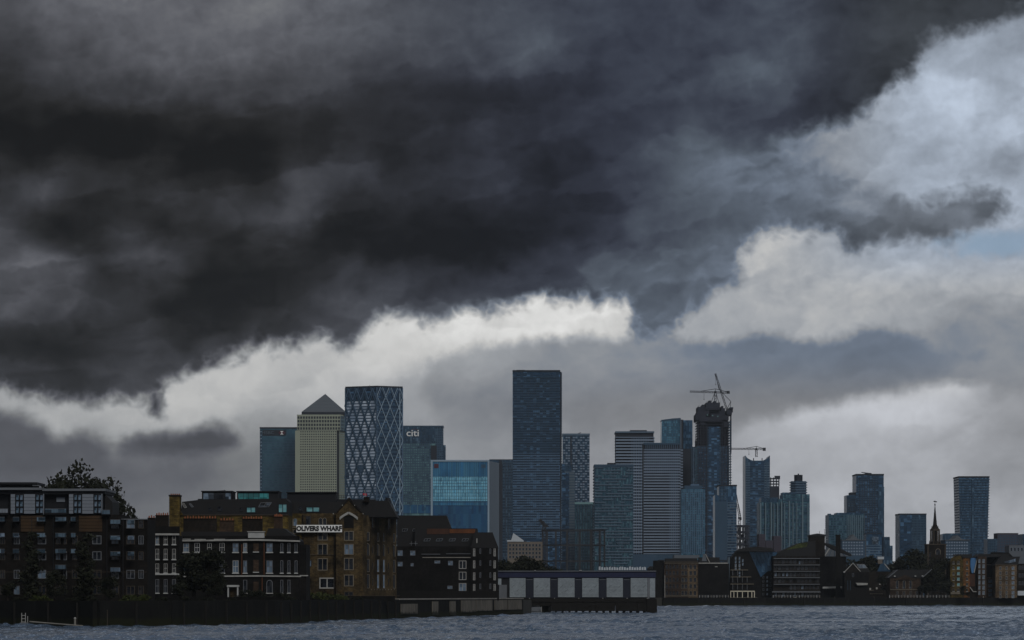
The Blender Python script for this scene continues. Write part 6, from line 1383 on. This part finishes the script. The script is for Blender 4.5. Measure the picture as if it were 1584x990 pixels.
# ------------------------------------------------------------------ trees round the near bank
for px, D_, top, kd, sd_, w_, lab in ((102, 640, 729, 'broad', 3, .82, 'big broad tree showing over the flats roof, the taller left crown'), (146, 648, 737, 'broad', 4, .8, 'big broad tree over the flats roof, right crown'), (172, 636, 757, 'round', 5, .8, 'leafy tree falling down past the corner of the flats'), (125, 650, 741, 'broad', 5, .75, 'middle tree between the two big crowns above the flats'), (82, 652, 742, 'broad', 4, .6, 'lowest left tree showing above the flats roof')):
    tree(kd, px, D_, top, lab, 'trees behind the flats', sd_, w_)
for px, top, sd_, lab in ((201, 783, 8, 'bushy-topped bare tree beside the flats'), (213, 785, 9, 'first bare twiggy tree between flats and chimneys'), (222, 788, 8, 'second bare twiggy tree between flats and chimneys'), (233, 791, 9, 'bare twiggy tree touching the thin chimney stack'), (190, 790, 8, 'bare twiggy tree half hidden by the flats wing'), (246, 800, 9, 'bare twiggy tree behind the narrow Georgian house')):
    tree('bare', px, 700, top, lab, 'bare trees beside the flats', sd_, .8)
tree('round', 202, 690, 786, 'dark leafy bush crown beside the flats wing', 'trees behind the flats', 5, .6)
for px, D_, top, kd, sd_, w_, lab in ((46, 578, 812, 'column', 11, 1.2, 'tall dark column tree before the left penthouse bay'), (132, 578, 814, 'column', 12, 1.3, 'tall dark column tree before the second penthouse bay'), (84, 576, 880, 'round', 21, 1.2, 'low dark tree before the flats between columns'), (168, 570, 888, 'round', 22, 1.2, 'low dark tree at the flats corner'), (12, 580, 893, 'round', 23, 1.2, 'low dark tree at the left picture edge'), (300, 640, 850, 'round', 21, 1.3, 'dark tree covering the left Georgian windows'), (322, 636, 842, 'round', 22, 1.1, 'tallest dark tree in front of the Georgian house'), (276, 628, 893, 'round', 23, 1.3, 'dark tree at foot of the narrow Georgian house'), (336, 634, 880, 'round', 21, 1.0, 'dark tree left of the white porch'), (225, 610, 880, 'column', 11, 1.3, 'dark column tree in front of the flats wing'), (395, 640, 908, 'bush', 13, 1.6, 'dark hedge bush right of the white porch'), (440, 645, 912, 'bush', 14, 1.6, 'dark hedge bush below the thin Georgian windows')):
    tree(kd, px, D_, top, lab, 'dark trees on the near quay', sd_, w_)
for i, (px, D_, top) in enumerate(((60, 574, 918), (76, 572, 920), (198, 572, 917), (215, 580, 916), (375, 622, 918), (355, 618, 921), (412, 622, 921), (470, 680, 915), (484, 684, 912), (500, 688, 914), (515, 692, 916), (532, 700, 918), (556, 705, 921), (580, 720, 920), (600, 730, 922), (30, 578, 921), (110, 566, 922), (150, 560, 922), (250, 576, 921), (290, 590, 920), (320, 600, 921), (425, 625, 923), (450, 640, 922))):
    t_ = tree('bush', px, D_, top, ('greenish' if i in (0, 1, 2, 3, 7, 8, 9, 10, 11) else 'dark') + ' low bush on the quay edge ' + ('before the left end of the flats', 'before the flats, right of the first column tree', 'before the right corner of the flats', 'at the wing of the flats', 'right below the white porch', 'just left of the white porch', 'below the arched Georgian window', 'left end of the row before the wharf warehouse', 'second in the row before the wharf warehouse', 'third before the wharf, under its gable bay', 'under the wharf gable bay', 'right of the wharf gable bay', 'left of two at the splayed wharf front', 'right of two at the splayed wharf front', 'at the soot-black flats corner', 'nearest the landing ladder', 'above the short mooring post', 'left of the tall mooring pole', 'under the narrow Georgian house', 'under the big Georgian tree, left side', 'under the big Georgian tree, right side', 'under the thin Georgian windows, left of two', 'under the thin Georgian windows, right of two')[i], 'bushes along the near quay', 13 + i % 2, 1.5, name='bush')
    if i in (0, 1, 2, 3, 7, 8, 9, 10, 11):
        for ch_ in t_.children:
            if ch_.name.startswith('crown'): ch_.material_slots[0].link = 'OBJECT'; ch_.material_slots[0].material = MATS['leaf_green']
# garden wall and jetty pieces in front of the Georgian houses
gw = B('garden_wall', 'low dark garden wall on the quay before the Georgian houses', 'wall', 330, 618)
gw.part('wall_face', 'quay_dark', 232, 440, 924.5, None, 0, .6); 
for x0 in range(232, 440, 16): gw.part('coping', 'soot_render', x0, x0 + 15.8, 923.4, 924.4, -.15, .75)
gw2 = B('garden_wall', 'dark quay wall strip in front of the wharf warehouse', 'wall', 530, 715)
gw2.part('wall_face', 'quay_dark', 456, 611, 922, None, 0, .6); 
for x0 in range(456, 606, 18): gw2.part('coping', 'brown_trim', x0, x0 + 17.7, 921.2, 921.9, -.15, .75)
# mid-distance belt of dark roofs that closes the gaps
for i, (x0, x1, y, D_, lab) in enumerate(((606, 786, 880, 1300, 'dark low roofs behind the soot-black warehouse'), (1128, 1200, 868, 1760, 'dark low range behind the raked balcony block'), (1309, 1372, 878, 1800, 'dark low range behind the small gabled houses'), (1436, 1475, 880, 1800, 'dark low range behind the church'), (1000, 1028, 880, 1780, 'dark low range between pier and brown warehouse'))):
    t_ = tower('low_block', lab, x0, x1, y, D_, 'soot_render', 12, 'building'); t_.poly('roof', 'slate_roof', [(x0, y), (x0 + 6, y - 4), (x1 - 6, y - 4), (x1, y)], -.3, 12)

# ------------------------------------------------------------------ air
hz = MB().box(-9900, 9900, -1200, 9900, -5, 330)
hm = bpy.data.materials.new('haze_air'); hm.use_nodes = True; hn = hm.node_tree; hn.nodes.clear()
hv = hn.nodes.new('ShaderNodeVolumePrincipled'); hv.inputs['Color'].default_value = (.78, .88, 1.0, 1); hv.inputs['Density'].default_value = HAZE
hout = hn.nodes.new('ShaderNodeOutputMaterial'); hn.links.new(hv.outputs[0], hout.inputs['Volume']); MATS['haze_air'] = hm
if HAZE > 0: hz.build('haze', 'haze_air', None, stuff=True)
